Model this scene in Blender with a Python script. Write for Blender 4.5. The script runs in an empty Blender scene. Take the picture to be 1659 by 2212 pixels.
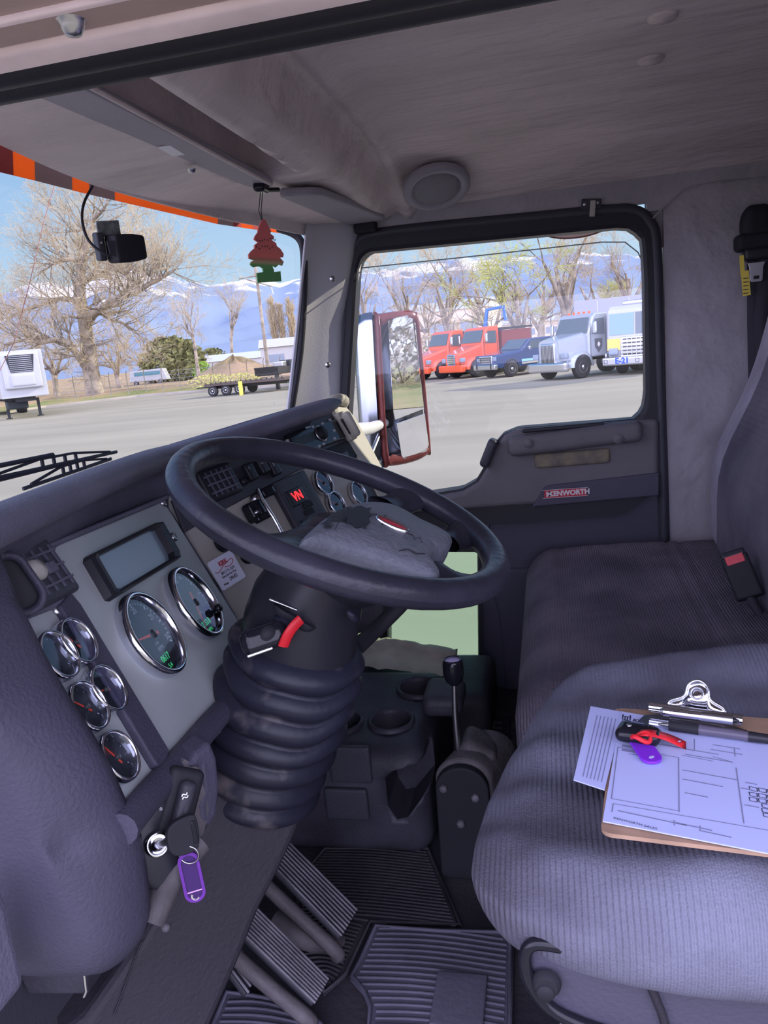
import bpy, math, random
from mathutils import Vector, Matrix, noise
from math import sin, cos, pi, radians, sqrt, atan2
random.seed(7)
scn = bpy.context.scene
V = Vector
# ---------------------------------------------------------------- camera
FPX = 1640.0
PITCH, YAW, ROLL = radians(12.1), radians(12.9), radians(5.5)
CAM = V((0, -.45, 1.0))
hF = V((-sin(YAW), cos(YAW), 0)); ZU = V((0, 0, 1))
cF = cos(PITCH)*hF - sin(PITCH)*ZU
r0 = V((cos(YAW), sin(YAW), 0)); u0 = cos(PITCH)*ZU + sin(PITCH)*hF
cR = cos(ROLL)*r0 - sin(ROLL)*u0; cU = sin(ROLL)*r0 + cos(ROLL)*u0
cd = bpy.data.cameras.new('camera'); cam = bpy.data.objects.new('camera', cd); scn.collection.objects.link(cam)
cd.sensor_fit = 'VERTICAL'; cd.sensor_height = 24; cd.lens = 24*FPX/2212; cd.clip_start = .01; cd.clip_end = 6000
m = Matrix.Identity(4)
for i in range(3): m[i][0], m[i][1], m[i][2], m[i][3] = cR[i], cU[i], -cF[i], CAM[i]
cam.matrix_world = m; scn.camera = cam
# ---------------------------------------------------------------- light
SUNDIR = V((.70, .42, .36)).normalized()
scn.view_settings.view_transform = 'Standard'; scn.view_settings.look = 'None'
scn.view_settings.exposure = 0.0; scn.view_settings.gamma = 1.0
sl = bpy.data.lights.new('sun', 'SUN'); sun = bpy.data.objects.new('sun', sl); scn.collection.objects.link(sun)
sl.energy = 6.0; sl.angle = radians(.6); sl.color = (1, .90, .72)
sun.rotation_euler = (-SUNDIR).to_track_quat('-Z', 'Y').to_euler(); sun.location = (5, 3, 8)
w = bpy.data.worlds.new('sky'); scn.world = w; w.use_nodes = True; nt = w.node_tree; nt.nodes.clear()
def wn(t): return nt.nodes.new(t)
geo = wn('ShaderNodeTexCoord'); sep = wn('ShaderNodeSeparateXYZ'); nt.links.new(geo.outputs['Generated'], sep.inputs[0])
rp = wn('ShaderNodeValToRGB'); nt.links.new(sep.outputs[2], rp.inputs[0])
e = rp.color_ramp.elements; e[0].position = 0; e[0].color = (.66, .78, .90, 1); e[1].position = 1; e[1].color = (.10, .22, .55, 1)
for p_, c_ in ((.10, (.50, .70, .90, 1)), (.3, (.28, .50, .84, 1))):
    q_ = e.new(p_); q_.color = c_
# unseen bright cloud bank added over the driver's side to brighten the interior
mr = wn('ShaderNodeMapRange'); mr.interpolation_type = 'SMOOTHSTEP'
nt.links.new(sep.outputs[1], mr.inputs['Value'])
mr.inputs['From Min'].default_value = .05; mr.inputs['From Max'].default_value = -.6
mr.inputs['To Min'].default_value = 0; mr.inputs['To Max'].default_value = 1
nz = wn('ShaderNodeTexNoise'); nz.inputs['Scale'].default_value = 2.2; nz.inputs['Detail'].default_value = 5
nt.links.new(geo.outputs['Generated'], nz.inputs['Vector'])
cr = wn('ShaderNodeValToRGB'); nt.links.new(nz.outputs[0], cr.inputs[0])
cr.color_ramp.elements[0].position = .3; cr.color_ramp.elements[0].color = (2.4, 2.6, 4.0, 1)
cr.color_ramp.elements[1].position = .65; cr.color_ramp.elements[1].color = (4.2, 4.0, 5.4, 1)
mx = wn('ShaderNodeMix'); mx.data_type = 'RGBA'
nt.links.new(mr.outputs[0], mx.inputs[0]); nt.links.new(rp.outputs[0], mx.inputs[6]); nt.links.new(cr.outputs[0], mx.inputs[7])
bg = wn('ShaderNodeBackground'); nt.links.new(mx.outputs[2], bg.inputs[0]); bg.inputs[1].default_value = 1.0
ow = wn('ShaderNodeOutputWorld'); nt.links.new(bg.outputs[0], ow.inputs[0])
# ---------------------------------------------------------------- layout helper: where a sight line meets a plane
def ray(x, y): return cF + (x-829.5)/FPX*cR - (y-1106)/FPX*cU
def at(x, y, X=None, Y=None, Z=None, pl=None):
    d = ray(x, y)
    if X is not None: t = (X-CAM.x)/d.x
    elif Y is not None: t = (Y-CAM.y)/d.y
    elif Z is not None: t = (Z-CAM.z)/d.z
    else: t = (pl[0]-CAM).dot(pl[1])/d.dot(pl[1])
    return CAM + t*d
GZ = -1.1      # level of the yard below the cab floor
# ---------------------------------------------------------------- objects
def tag(o, label=None, cat=None, group=None, kind=None):
    if label: o['label'] = label
    if cat: o['category'] = cat
    if group: o['group'] = group
    if kind: o['kind'] = kind
    return o
def thing(name, label, cat, loc=(0, 0, 0), rz=0, group=None, kind=None):
    o = bpy.data.objects.new(name, None); scn.collection.objects.link(o)
    o.location = loc; o.rotation_euler = (0, 0, rz); o.empty_display_size = .05
    return tag(o, label, cat, group, kind)
def copy_tree(o, parent=None):
    c = o.copy(); scn.collection.objects.link(c); c.parent = parent
    for ch in list(o.children): copy_tree(ch, c)
    return c
class MB:
    def __init__(s): s.v = []; s.f = []; s.sm = []
    def add(s, vs, fs, smooth=False):
        b = len(s.v); s.v += [V(p) for p in vs]; s.f += [tuple(i+b for i in f) for f in fs]; s.sm += [smooth]*len(fs); return s
    def box(s, c, size, R=None):
        c = V(c); h = V(size)/2; R = R or Matrix.Identity(3)
        vs = [c + R @ V((sx*h.x, sy*h.y, sz*h.z)) for sx in (-1, 1) for sy in (-1, 1) for sz in (-1, 1)]
        return s.add(vs, [(0, 1, 3, 2), (4, 6, 7, 5), (0, 4, 5, 1), (2, 3, 7, 6), (0, 2, 6, 4), (1, 5, 7, 3)])
    def tube(s, pts, rad, n=10, closed=False, caps=True, flat=None):
        pts = [V(p) for p in pts]; N = len(pts); rad = rad if isinstance(rad, (list, tuple)) else [rad]*N
        up = None; vs = []
        for i in range(N):
            a = pts[(i-1) % N] if closed or i > 0 else pts[0]; b = pts[(i+1) % N] if closed or i < N-1 else pts[-1]
            t = (b-a); t = t.normalized() if t.length > 1e-9 else V((0, 0, 1))
            if up is None:
                up = V((0, 0, 1)) if abs(t.z) < .9 else V((1, 0, 0))
            x = up.cross(t); x = x.normalized() if x.length > 1e-6 else t.orthogonal().normalized()
            y = t.cross(x).normalized(); up = y
            for k in range(n):
                an = 2*pi*k/n; vs.append(pts[i] + (cos(an)*x*(flat or 1) + sin(an)*y)*rad[i])
        fs = []
        for i in range(N if closed else N-1):
            j = (i+1) % N
            for k in range(n):
                l = (k+1) % n; fs.append((i*n+k, i*n+l, j*n+l, j*n+k))
        s.add(vs, fs, True)
        if not closed and caps: s.add([vs[k] for k in range(n)], [tuple(range(n))[::-1]]); s.add([vs[-n+k] for k in range(n)], [tuple(range(n))])
        return s
    def lathe(s, prof, o, ax, n=32, smooth=True, sy=1.0, ux=None, caps=True):
        ax = V(ax).normalized(); o = V(o); x = V(ux).normalized() if ux else ax.orthogonal().normalized(); y = ax.cross(x)
        vs = [o + ax*h + r*(cos(2*pi*k/n)*x + sin(2*pi*k/n)*y*sy) for r, h in prof for k in range(n)]
        fs = [(i*n+k, i*n+(k+1) % n, (i+1)*n+(k+1) % n, (i+1)*n+k) for i in range(len(prof)-1) for k in range(n)]
        s.add(vs, fs, smooth)
        for i, fl in ((0, True), (len(prof)-1, False)):
            if caps and prof[i][0] > 1e-6:
                q = tuple(range(n)); s.add(vs[i*n:i*n+n], [q[::-1] if fl else q])
        return s
    def prism(s, poly, d, smooth=False):
        n = len(poly); poly = [V(p) for p in poly]; d = V(d)
        s.add(poly + [p+d for p in poly], [tuple(range(n))[::-1], tuple(range(n, 2*n))] + [(i, (i+1) % n, n+(i+1) % n, n+i) for i in range(n)], smooth); return s
    def grid(s, P, smooth=True, closeu=False):
        nu = len(P); nv = len(P[0]); vs = [p for r in P for p in r]
        fs = [(i*nv+j, ((i+1) % nu)*nv+j, ((i+1) % nu)*nv+j+1, i*nv+j+1) for i in range(nu if closeu else nu-1) for j in range(nv-1)]
        return s.add(vs, fs, smooth)
    def rbox(s, c, size, r, k=3, m=6, R=None, fn=None, smooth=True):
        c = V(c); h = V(size)/2; R = R or Matrix.Identity(3); ax = []
        for i in range(3):
            a = h[i]; inn = max(a-r, 0)
            L = [-a+(a-inn)*j/k for j in range(k)] + [-inn+2*inn*j/m for j in range(m+1)] + [inn+(a-inn)*j/k for j in range(1, k+1)]
            o = []
            for q in L:
                if not o or abs(q-o[-1]) > 1e-7: o.append(q)
            ax.append(o)
        idx = {}; vs = []; fs = []
        def vid(p):
            key = tuple(round(q, 6) for q in p)
            if key not in idx:
                P = V(p); inn = V([max(-(h[i]-r), min(h[i]-r, P[i])) for i in range(3)]); d = P-inn
                Q = inn + d.normalized()*r if d.length > 1e-9 else P
                if fn: Q = V(fn(Q))
                idx[key] = len(vs); vs.append(c + R @ Q)
            return idx[key]
        for d in range(3):
            a, b = (d+1) % 3, (d+2) % 3
            for sg in (-1, 1):
                for i in range(len(ax[a])-1):
                    for j in range(len(ax[b])-1):
                        q = []
                        for (u, v_) in ((i, j), (i+1, j), (i+1, j+1), (i, j+1)):
                            p = [0, 0, 0]; p[d] = sg*h[d]; p[a] = ax[a][u]; p[b] = ax[b][v_]; q.append(vid(p))
                        if len(set(q)) == 4: fs.append(tuple(q) if sg > 0 else tuple(q[::-1]))
        return s.add(vs, fs, smooth)
    def text(s, t, o, ux, uy, size, align='CENTER', ext=.0003, bold=0):
        cu = bpy.data.curves.new('t', 'FONT'); cu.body = t; cu.size = size; cu.align_x = align; cu.align_y = 'CENTER'; cu.offset = bold
        cu.resolution_u = 3
        ob = bpy.data.objects.new('t', cu); me = bpy.data.meshes.new_from_object(ob)
        ux = V(ux).normalized(); uy = V(uy).normalized(); n = ux.cross(uy).normalized()
        s.add([V(o) + ux*v.co.x + uy*v.co.y + n*ext for v in me.vertices], [tuple(p.vertices) for p in me.polygons])
        bpy.data.objects.remove(ob); bpy.data.curves.remove(cu); bpy.data.meshes.remove(me); return s
    def build(s, name, mat, parent=None, label=None, cat=None, group=None, kind=None, local=False, bevel=0, solid=0):
        off = V((0, 0, 0))
        if parent is not None and not local:
            r = parent
            while r.parent: r = r.parent
            off = V(r.location)
        me = bpy.data.meshes.new(name); me.from_pydata([tuple(p-off) for p in s.v], [], s.f); me.update()
        me.polygons.foreach_set('use_smooth', s.sm)
        me.materials.append(mat); o = bpy.data.objects.new(name, me); scn.collection.objects.link(o)
        if parent is not None: o.parent = parent
        if solid: q = o.modifiers.new('s', 'SOLIDIFY'); q.thickness = solid; q.offset = 0
        if bevel: q = o.modifiers.new('b', 'BEVEL'); q.width = bevel; q.segments = 3; q.limit_method = 'ANGLE'; q.angle_limit = radians(35)
        return tag(o, label, cat, group, kind)
def frame(n, up):      # rotation with local z = n and local y close to up
    n = V(n).normalized(); x = V(up).cross(n).normalized(); y = n.cross(x)
    return Matrix((x, y, n)).transposed()
def catmull(pts, n=8, closed=False):
    P = [V(p) for p in pts]; N = len(P); out = []
    for i in range(N if closed else N-1):
        a = P[(i-1) % N] if closed or i > 0 else P[0]; b = P[i]; c = P[(i+1) % N]; d = P[(i+2) % N] if closed or i < N-2 else P[-1]
        for k in range(n):
            t = k/n; out.append(.5*((2*b)+(c-a)*t+(2*a-5*b+4*c-d)*t*t+(3*b-a-3*c+d)*t**3))
    if not closed: out.append(P[-1])
    return out
def rrect(w_, h_, r, n=5):
    o = []
    for cx, cy, a0 in ((w_/2-r, h_/2-r, 0), (-w_/2+r, h_/2-r, 90), (-w_/2+r, -h_/2+r, 180), (w_/2-r, -h_/2+r, 270)):
        for k in range(n+1):
            a = radians(a0+90*k/n); o.append((cx+r*cos(a), cy+r*sin(a)))
    return o
def smooth01(t): t = max(0, min(1, t)); return t*t*(3-2*t)
def lerpl(xs, ys, x):
    if x <= xs[0]: return ys[0]
    for i in range(len(xs)-1):
        if x <= xs[i+1]: return ys[i]+(ys[i+1]-ys[i])*(x-xs[i])/(xs[i+1]-xs[i])
    return ys[-1]
# ---------------------------------------------------------------- materials
def mat(name, col, rough=.6, metal=0, bump=0, bscale=60, var=0, vscale=6, col2=None, emit=None, es=1, detail=6, stretch=None, wave=None, spec=.28, coat=0, thr=(.35, .65), bdist=.004):
    m_ = bpy.data.materials.new(name); m_.use_nodes = True; t = m_.node_tree; b = t.nodes['Principled BSDF']
    b.inputs['Roughness'].default_value = rough; b.inputs['Metallic'].default_value = metal
    b.inputs['Specular IOR Level'].default_value = spec; b.inputs['Coat Weight'].default_value = coat
    b.inputs['Base Color'].default_value = (*col, 1)
    tc = t.nodes.new('ShaderNodeTexCoord'); mp = t.nodes.new('ShaderNodeMapping'); t.links.new(tc.outputs['Object'], mp.inputs[0])
    if stretch: mp.inputs['Scale'].default_value = stretch
    if var or col2:
        n_ = t.nodes.new('ShaderNodeTexNoise'); n_.inputs['Scale'].default_value = vscale; n_.inputs['Detail'].default_value = detail
        t.links.new(mp.outputs[0], n_.inputs['Vector'])
        r_ = t.nodes.new('ShaderNodeValToRGB'); t.links.new(n_.outputs[0], r_.inputs[0])
        c2 = col2 or tuple(min(1, c*(1+var)) for c in col); c1 = col if col2 else tuple(c*(1-var) for c in col)
        r_.color_ramp.elements[0].position = thr[0]; r_.color_ramp.elements[1].position = thr[1]
        r_.color_ramp.elements[0].color = (*c1, 1); r_.color_ramp.elements[1].color = (*c2, 1)
        t.links.new(r_.outputs[0], b.inputs['Base Color'])
    h = None
    if bump:
        n2 = t.nodes.new('ShaderNodeTexNoise'); n2.inputs['Scale'].default_value = bscale; n2.inputs['Detail'].default_value = 4
        t.links.new(mp.outputs[0], n2.inputs['Vector']); h = n2.outputs[0]
        bp = t.nodes.new('ShaderNodeBump'); bp.inputs['Strength'].default_value = bump; bp.inputs['Distance'].default_value = bdist
        t.links.new(h, bp.inputs['Height']); t.links.new(bp.outputs[0], b.inputs['Normal'])
        if wave:
            wv = t.nodes.new('ShaderNodeTexWave'); wv.bands_direction = wave[0]; wv.inputs['Scale'].default_value = wave[1]; wv.inputs['Distortion'].default_value = .3
            t.links.new(tc.outputs['Object'], wv.inputs['Vector'])
            b2 = t.nodes.new('ShaderNodeBump'); b2.inputs['Strength'].default_value = wave[2]; b2.inputs['Distance'].default_value = .003
            t.links.new(wv.outputs['Fac'], b2.inputs['Height']); t.links.new(bp.outputs[0], b2.inputs['Normal']); t.links.new(b2.outputs[0], b.inputs['Normal'])
    if emit: b.inputs['Emission Color'].default_value = (*emit, 1); b.inputs['Emission Strength'].default_value = es
    return m_
def glassmat(name, tint=(1, 1, 1), refl=.06, gcol=(1, 1, 1)):
    m_ = bpy.data.materials.new(name); m_.use_nodes = True; t = m_.node_tree; t.nodes.clear()
    tr = t.nodes.new('ShaderNodeBsdfTransparent'); tr.inputs[0].default_value = (*tint, 1)
    gl = t.nodes.new('ShaderNodeBsdfGlossy'); gl.inputs['Roughness'].default_value = .02; gl.inputs[0].default_value = (*gcol, 1)
    lw = t.nodes.new('ShaderNodeLayerWeight'); lw.inputs[0].default_value = .5
    pw = t.nodes.new('ShaderNodeMath'); pw.operation = 'POWER'; pw.inputs[1].default_value = 5; t.links.new(lw.outputs['Facing'], pw.inputs[0])
    ml = t.nodes.new('ShaderNodeMath'); ml.operation = 'MULTIPLY_ADD'; ml.inputs[1].default_value = .6; ml.inputs[2].default_value = refl; t.links.new(pw.outputs[0], ml.inputs[0])
    ms = t.nodes.new('ShaderNodeMixShader'); t.links.new(ml.outputs[0], ms.inputs[0]); t.links.new(tr.outputs[0], ms.inputs[1]); t.links.new(gl.outputs[0], ms.inputs[2])
    o = t.nodes.new('ShaderNodeOutputMaterial'); t.links.new(ms.outputs[0], o.inputs[0]); return m_
M = {}
M['liner'] = mat('headliner vinyl', (.60, .52, .53), .5, bdist=.014, bump=1.0, bscale=14, var=.10, vscale=5, stretch=(.5, 1.6, 1.5))
M['lineredge'] = mat('headliner moulding', (.30, .28, .33), .6, bump=.3, bscale=60, var=.05)
M['wallvinyl'] = mat('wall vinyl', (.34, .315, .35), .5, bdist=.012, bump=.9, bscale=16, var=.08, vscale=7)
M['pillar'] = mat('pillar trim', (.46, .46, .50), .55, bump=.15, bscale=200)
M['doorpad'] = mat('door vinyl', (.125, .115, .13), .6, bump=.3, bscale=160, var=.08)
M['doordark'] = mat('door lower trim', (.06, .057, .085), .55, bump=.3, bscale=200)
M['rubber'] = mat('rubber seal', (.022, .022, .03), .5, bump=.1, bscale=100)
M['dash'] = mat('dash vinyl', (.12, .115, .165), .5, bump=.35, bscale=220, var=.12, vscale=9)
M['dashside'] = mat('dash end plastic', (.056, .053, .082), .55, bump=.3, bscale=240, var=.10, vscale=7)
M['dashdark'] = mat('dash dark plastic', (.045, .045, .06), .45, bump=.2, bscale=200)
M['panel'] = mat('grey instrument panel', (.36, .39, .40), .38, var=.08, vscale=5, bump=.03, bscale=300)
M['panelB'] = mat('grey centre panel', (.38, .37, .34), .45, var=.08, vscale=7, bump=.03, bscale=300)
M['cream'] = mat('cream dash end', (.42, .40, .34), .55, bump=.1, bscale=150)
M['chrome'] = mat('chrome', (.75, .76, .82), .12, 1)
M['shell'] = mat('chrome mirror shell', (.42, .44, .48), .18, 1)
M['steel'] = mat('steel', (.5, .5, .52), .3, 1)
M['black'] = mat('black plastic', (.02, .02, .027), .35)
M['blackm'] = mat('matt black plastic', (.016, .016, .022), .65)
M['blackg'] = mat('gloss black plastic', (.012, .012, .018), .12)
M['dial'] = mat('black dial face', (.03, .035, .04), .5)
M['white'] = mat('white print', (.8, .8, .85), .6)
M['lgrey'] = mat('pale grey print', (.4, .42, .46), .6)
M['needle'] = mat('red needle', (.75, .08, .04), .5)
M['green'] = mat('green display glow', (.02, .3, .1), .5, emit=(.05, .6, .2), es=.7)
M['redled'] = mat('red led', (.5, 0, 0), .5, emit=(1, .04, .05), es=1.3)
M['lcd'] = mat('blank display', (.20, .25, .31), .3, spec=.8)
M['red'] = mat('red plastic', (.60, .02, .03), .35)
M['redlabel'] = mat('red label', (.45, .03, .05), .45)
M['wheel'] = mat('steering wheel polyurethane', (.030, .030, .045), .32, bump=.2, bscale=90, var=.3, vscale=8)
M['wheelworn'] = mat('worn steering pad', (.13, .14, .17), .5, bump=.8, bscale=110, col2=(.02, .022, .03), vscale=7, detail=3, thr=(.60, .62))
M['boot'] = mat('rubber column boot', (.016, .017, .03), .42, bump=.2, bscale=60, col2=(.11, .095, .10), vscale=14, detail=8, thr=(.58, .72))
M['cover'] = mat('column cover', (.024, .021, .029), .6, bump=.3, bscale=160, var=.15, vscale=6)
M['seat'] = mat('grey velour', (.20, .205, .28), .95, bump=.35, bscale=400, col2=(.085, .08, .105), vscale=5, detail=9, wave=('X', 58, .55), spec=.15)
M['seatb'] = mat('bench velour', (.22, .19, .235), .95, bump=.8, bscale=320, col2=(.12, .105, .135), vscale=4.5, detail=9, wave=('X', 55, .5), spec=.15)
M['seatside'] = mat('seat back velour', (.42, .38, .46), .95, bump=.8, bscale=320, var=.15, vscale=9, wave=('Y', 70, .5), spec=.15)
M['floor'] = mat('rubber floor', (.025, .024, .034), .6, bump=.5, bscale=80, col2=(.055, .049, .058), vscale=6, detail=8)
M['matr'] = mat('rubber mat', (.095, .09, .125), .62, bump=.3, bscale=100, var=.2, vscale=7)
M['pedal'] = mat('pedal rubber', (.14, .13, .15), .55, bump=.4, bscale=120, var=.3, vscale=20)
M['dirtymetal'] = mat('dusty casting', (.085, .076, .082), .6, bump=.6, bscale=70, var=.35, vscale=14)
M['console'] = mat('console plastic', (.040, .038, .052), .5, bump=.3, bscale=160, var=.3, vscale=9)
M['paper'] = mat('blue lit white paper', (.48, .52, .85), .7)  # white paper; the blue of the skylight is put into its colour
M['ink'] = mat('grey ink', (.22, .23, .38), .7)
M['inkd'] = mat('dark ink', (.04, .04, .07), .7)
M['board'] = mat('hardboard', (.36, .23, .16), .6, var=.15, vscale=30, bump=.1)
M['purple'] = mat('purple plastic', (.20, .03, .60), .3)
M['card'] = mat('service card', (.70, .74, .88), .6)
M['yellow'] = mat('yellow tag', (.75, .60, .10), .6)
M['webbing'] = mat('belt webbing', (.04, .038, .05), .8, bump=.5, bscale=200)
M['cloth'] = mat('grubby canvas bag', (.55, .50, .42), .85, bump=.5, bscale=30, col2=(.34, .30, .25), vscale=9)
M['glass'] = glassmat('cab glass', (.97, .98, 1), .02)
M['gglass'] = glassmat('green peep window glass', (.80, .95, .82), .02)
M['tagrim'] = None; M['lens'] = glassmat('gauge lens', (.95, .96, 1), .03, (.85, .9, 1))
M['cabpaint'] = mat('faded cab paint', (.42, .31, .29), .45, var=.12, vscale=8, bump=.2, bscale=60)
M['cablip'] = mat('faded door lip', (.85, .70, .72), .45, var=.15, vscale=15, bump=.1)
M['orange'] = mat('orange visor tape', (.95, .14, .02), .5)
def translucent(m_, col, f=.6):
    t = m_.node_tree; tl = t.nodes.new('ShaderNodeBsdfTranslucent'); tl.inputs[0].default_value = (*col, 1); ms = t.nodes.new('ShaderNodeMixShader'); ms.inputs[0].default_value = f
    t.links.new(t.nodes['Principled BSDF'].outputs[0], ms.inputs[1]); t.links.new(tl.outputs[0], ms.inputs[2]); t.links.new(ms.outputs[0], t.nodes['Material Output'].inputs[0])
translucent(M['orange'], (1, .36, .10), .7)
M['tapegrey'] = mat('clear visor tape', (.40, .27, .24), .5)
M['tapered'] = mat('dark red visor tape', (.45, .05, .04), .5)
M['mirror'] = mat('mirror glass', (.85, .86, .88), .01, 1)
M['mirrorframe'] = mat('brown mirror rim', (.20, .045, .04), .3, var=.2, vscale=30)
M['asphalt'] = mat('asphalt', (.245, .228, .175), .85, bump=.3, bscale=3, col2=(.30, .28, .215), vscale=.35, detail=7, stretch=(.3, 1.5, 1))
M['concrete'] = mat('pale concrete', (.36, .33, .28), .85, var=.08, vscale=.8)
M['verge'] = mat('verge grass', (.13, .18, .05), .95, col2=(.30, .25, .12), vscale=.25, detail=8)
M['dirt'] = mat('dirt', (.42, .28, .17), .95, col2=(.25, .20, .10), vscale=.25, detail=8, bump=.5, bscale=1)
M['bark'] = mat('pale bark', (.40, .34, .26), .9, col2=(.16, .13, .10), vscale=1.2)
M['twig'] = mat('tan twigs', (.48, .39, .25), .9)
M['twig2'] = mat('grey twigs', (.48, .41, .31), .9)
M['willow'] = mat('budding yellow green twigs', (.52, .52, .16), .9)
M['leaf'] = mat('fresh green foliage', (.22, .36, .05), .9, var=.3, vscale=3)
M['ever'] = mat('olive foliage', (.15, .15, .055), .9, var=.3, vscale=3)
# ================================================================ cab shell
def Xw(y): return -.80 + .165*smooth01((y-.75)/1.1)*1.25          # line of the windshield top
def Zw(y): return lerpl([.3, .65, .9, 1.3, 1.8], [1.376, 1.362, 1.342, 1.322, 1.315], y)
def zc(x, y):
    t = abs(y-.87)/.88; z = 1.475 - .135*t**4
    xr = -.36 - .05*max(0, .8-y)
    s = smooth01((xr-x)/.062)
    low = 1.366 - .02*smooth01((y-1.25)/.4)
    z = z + (low-z)*s
    if y < 1.3:                                                   # open overhead cubby
        k = smooth01((-.462-x)/.03)*smooth01((x+.60)/.02)*(1-smooth01((y-1.10)/.05))
        z += .11*k
    z -= .020*math.exp(-((x-xr-.012)/.018)**2)+(.014*math.exp(-((x+.455)/.013)**2)*(1-smooth01((y-1.08)/.06)))
    f = smooth01((-.56-x)/.25)
    z -= (low-Zw(y)-.0)*f if x < -.56 else 0
    return z
ys = [.03+1.70*i/70 for i in range(71)]
G = []
for y in ys:
    xw = Xw(y); row = []
    for i in range(121):
        t = i/120; x = xw + (.85-xw)*(t**1.5)
        row.append((x, y, zc(x, y) if x > xw+.004 else Zw(y)))
    G.append(row)
b = MB().grid(G); ceil = b.build('ceiling', M['liner'], kind='structure', solid=.006)
# ceiling roof skin so that no sky leaks
b = MB().box((.02, .87, 1.53), (1.7, 1.72, .02)); b.build('trim_5', M['cabpaint'], kind='structure')
# floor, firewall, side, rear
MB().box((.05, .87, -.075), (1.75, 1.76, .05)).add([(-.785, 0, .22), (-.785, 1.75, .22), (-.64, 1.75, -.048), (-.64, 0, -.048)], [(0, 1, 2, 3)]).build('floor', M['floor'], kind='structure')
b = MB().box((-.80, .87, .36), (.03, 1.76, .86))
b.build('wall_front', M['floor'], kind='structure')
wr = MB()
for (x0, x1, z0, z1) in ((.27, .31, 1.28, 1.36), (.31, .86, -.05, 1.36)):
    wr.box(((x0+x1)/2, 1.745, (z0+z1)/2), (x1-x0, .03, z1-z0))
g = []
for i in range(13):
    x = -.52 + i/12*1.38
    g.append([(x, 1.70, zc(x, 1.70)+.01), (x, 1.715, 1.345), (x, 1.727, 1.325), (x, 1.735, 1.300)])
wr.grid(g)
wr.box((.315, 1.762, 1.275), (.09, .03, .17))
wr.box((-.155, 1.775, -.03), (.95, .05, .12))
wr.build('wall_right', M['wallvinyl'], kind='structure')
q = [at(x, y, Y=1.722) for x, y in ((1408, 474), (1440, 440), (1475, 410), (1500, 402), (1560, 393), (1659, 384), (1800, 372))]
MB().tube(q, .0022, 6).build('trim_2', M['wallvinyl'], kind='structure')
rw = MB(); X = .86
for (y0, y1, z0, z1) in ((0, .45, -.05, 1.5), (1.45, 1.75, -.05, 1.5), (.45, 1.45, -.05, 1.5),):
    rw.box((X, (y0+y1)/2, (z0+z1)/2), (.03, y1-y0, z1-z0))
rw.build('wall_rear', M['wallvinyl'], kind='structure')
# driver's door header: painted flange, lip and rubber seal seen from below
b = MB(); b.prism([(-.7, -.20, 1.178), (-.7, -.048, 1.176), (-.7, -.044, 1.181), (-.7, -.01, 1.19), (-.7, .03, 1.20), (-.7, .03, 1.50), (-.7, -.20, 1.50)], (1.6, 0, 0))
t1 = b.build('trim_1', M['cabpaint'], kind='structure')
b = MB(); b.rbox((.1, -.034, 1.179), (1.6, .026, .012), .005, m=2)
b.rbox((.1, -.075, 1.1765), (1.6, .006, .006), .002, m=2)
b.build('door_lip', M['cablip'], t1, label='pale worn painted lip along the door header')
b = MB(); b.tube([(-.7, -.006, 1.188), (.9, -.006, 1.188)], .0155, 14); b.tube([(-.7, .014, 1.186), (.9, .014, 1.186)], .014, 14)
b.build('door_seal', M['rubber'], t1, label='black rubber door seal')
p = at(155, 50, Z=1.175); b = MB(); b.lathe([(.0, -.006), (.004, -.0055), (.006, -.002), (.0065, .001), (.011, .002), (.011, .006)], p, (0, 0, 1), 16)
b.build('bolt', M['steel'], t1, label='plated bolt head in the door header')
# driver's front door jamb at the lower left
b = MB(); q = [at(x, y, Y=-.01) for x, y in ((-150, 1960), (-90, 1985), (-66, 2050), (-48, 2130), (-22, 2230), (-150, 2230))]
b.prism(q, (0, .05, 0)); b.build('trim_3', M['dash'], kind='structure', bevel=.01)
# ---------------------------------------------------------------- windshield
def wsp(y, s, out=0):            # s 0 bottom .. 1 top
    xt = Xw(y); xb = xt - .10 - .02*smooth01((1.4-y))
    return V((xb+(xt-xb)*s-out, y, .80+(Zw(y)-.80)*s))
g = [[wsp(.02+1.60*i/30, j/8) for j in range(9)] for i in range(31)]
ws = MB().grid(g).build('window_1', M['glass'], kind='structure', label='curved windshield glass')
# rubber gasket down the right edge of the windshield
pp = [(600, 493, .03), (630, 503, .0), (648, 518, 0), (656, 545, 0), (657, 600, 0), (654, 680, 0), (648, 760, 0), (638, 830, 0), (628, 890, 0)]
gk = [at(px, py, Y=1.615) for px, py, _ in pp]
b = MB().tube(catmull(gk, 4), .0105, 8); b.build('gasket', M['rubber'], ws, label='black rubber edge of the windshield')
p0 = at(592, 872, Y=1.55); ib = MB(); ib.text('MGN', p0, (-.2, 1, 0), (0.05, 0, 1), .011)
ib.build('glass_mark', M['ink'], ws)
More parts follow.
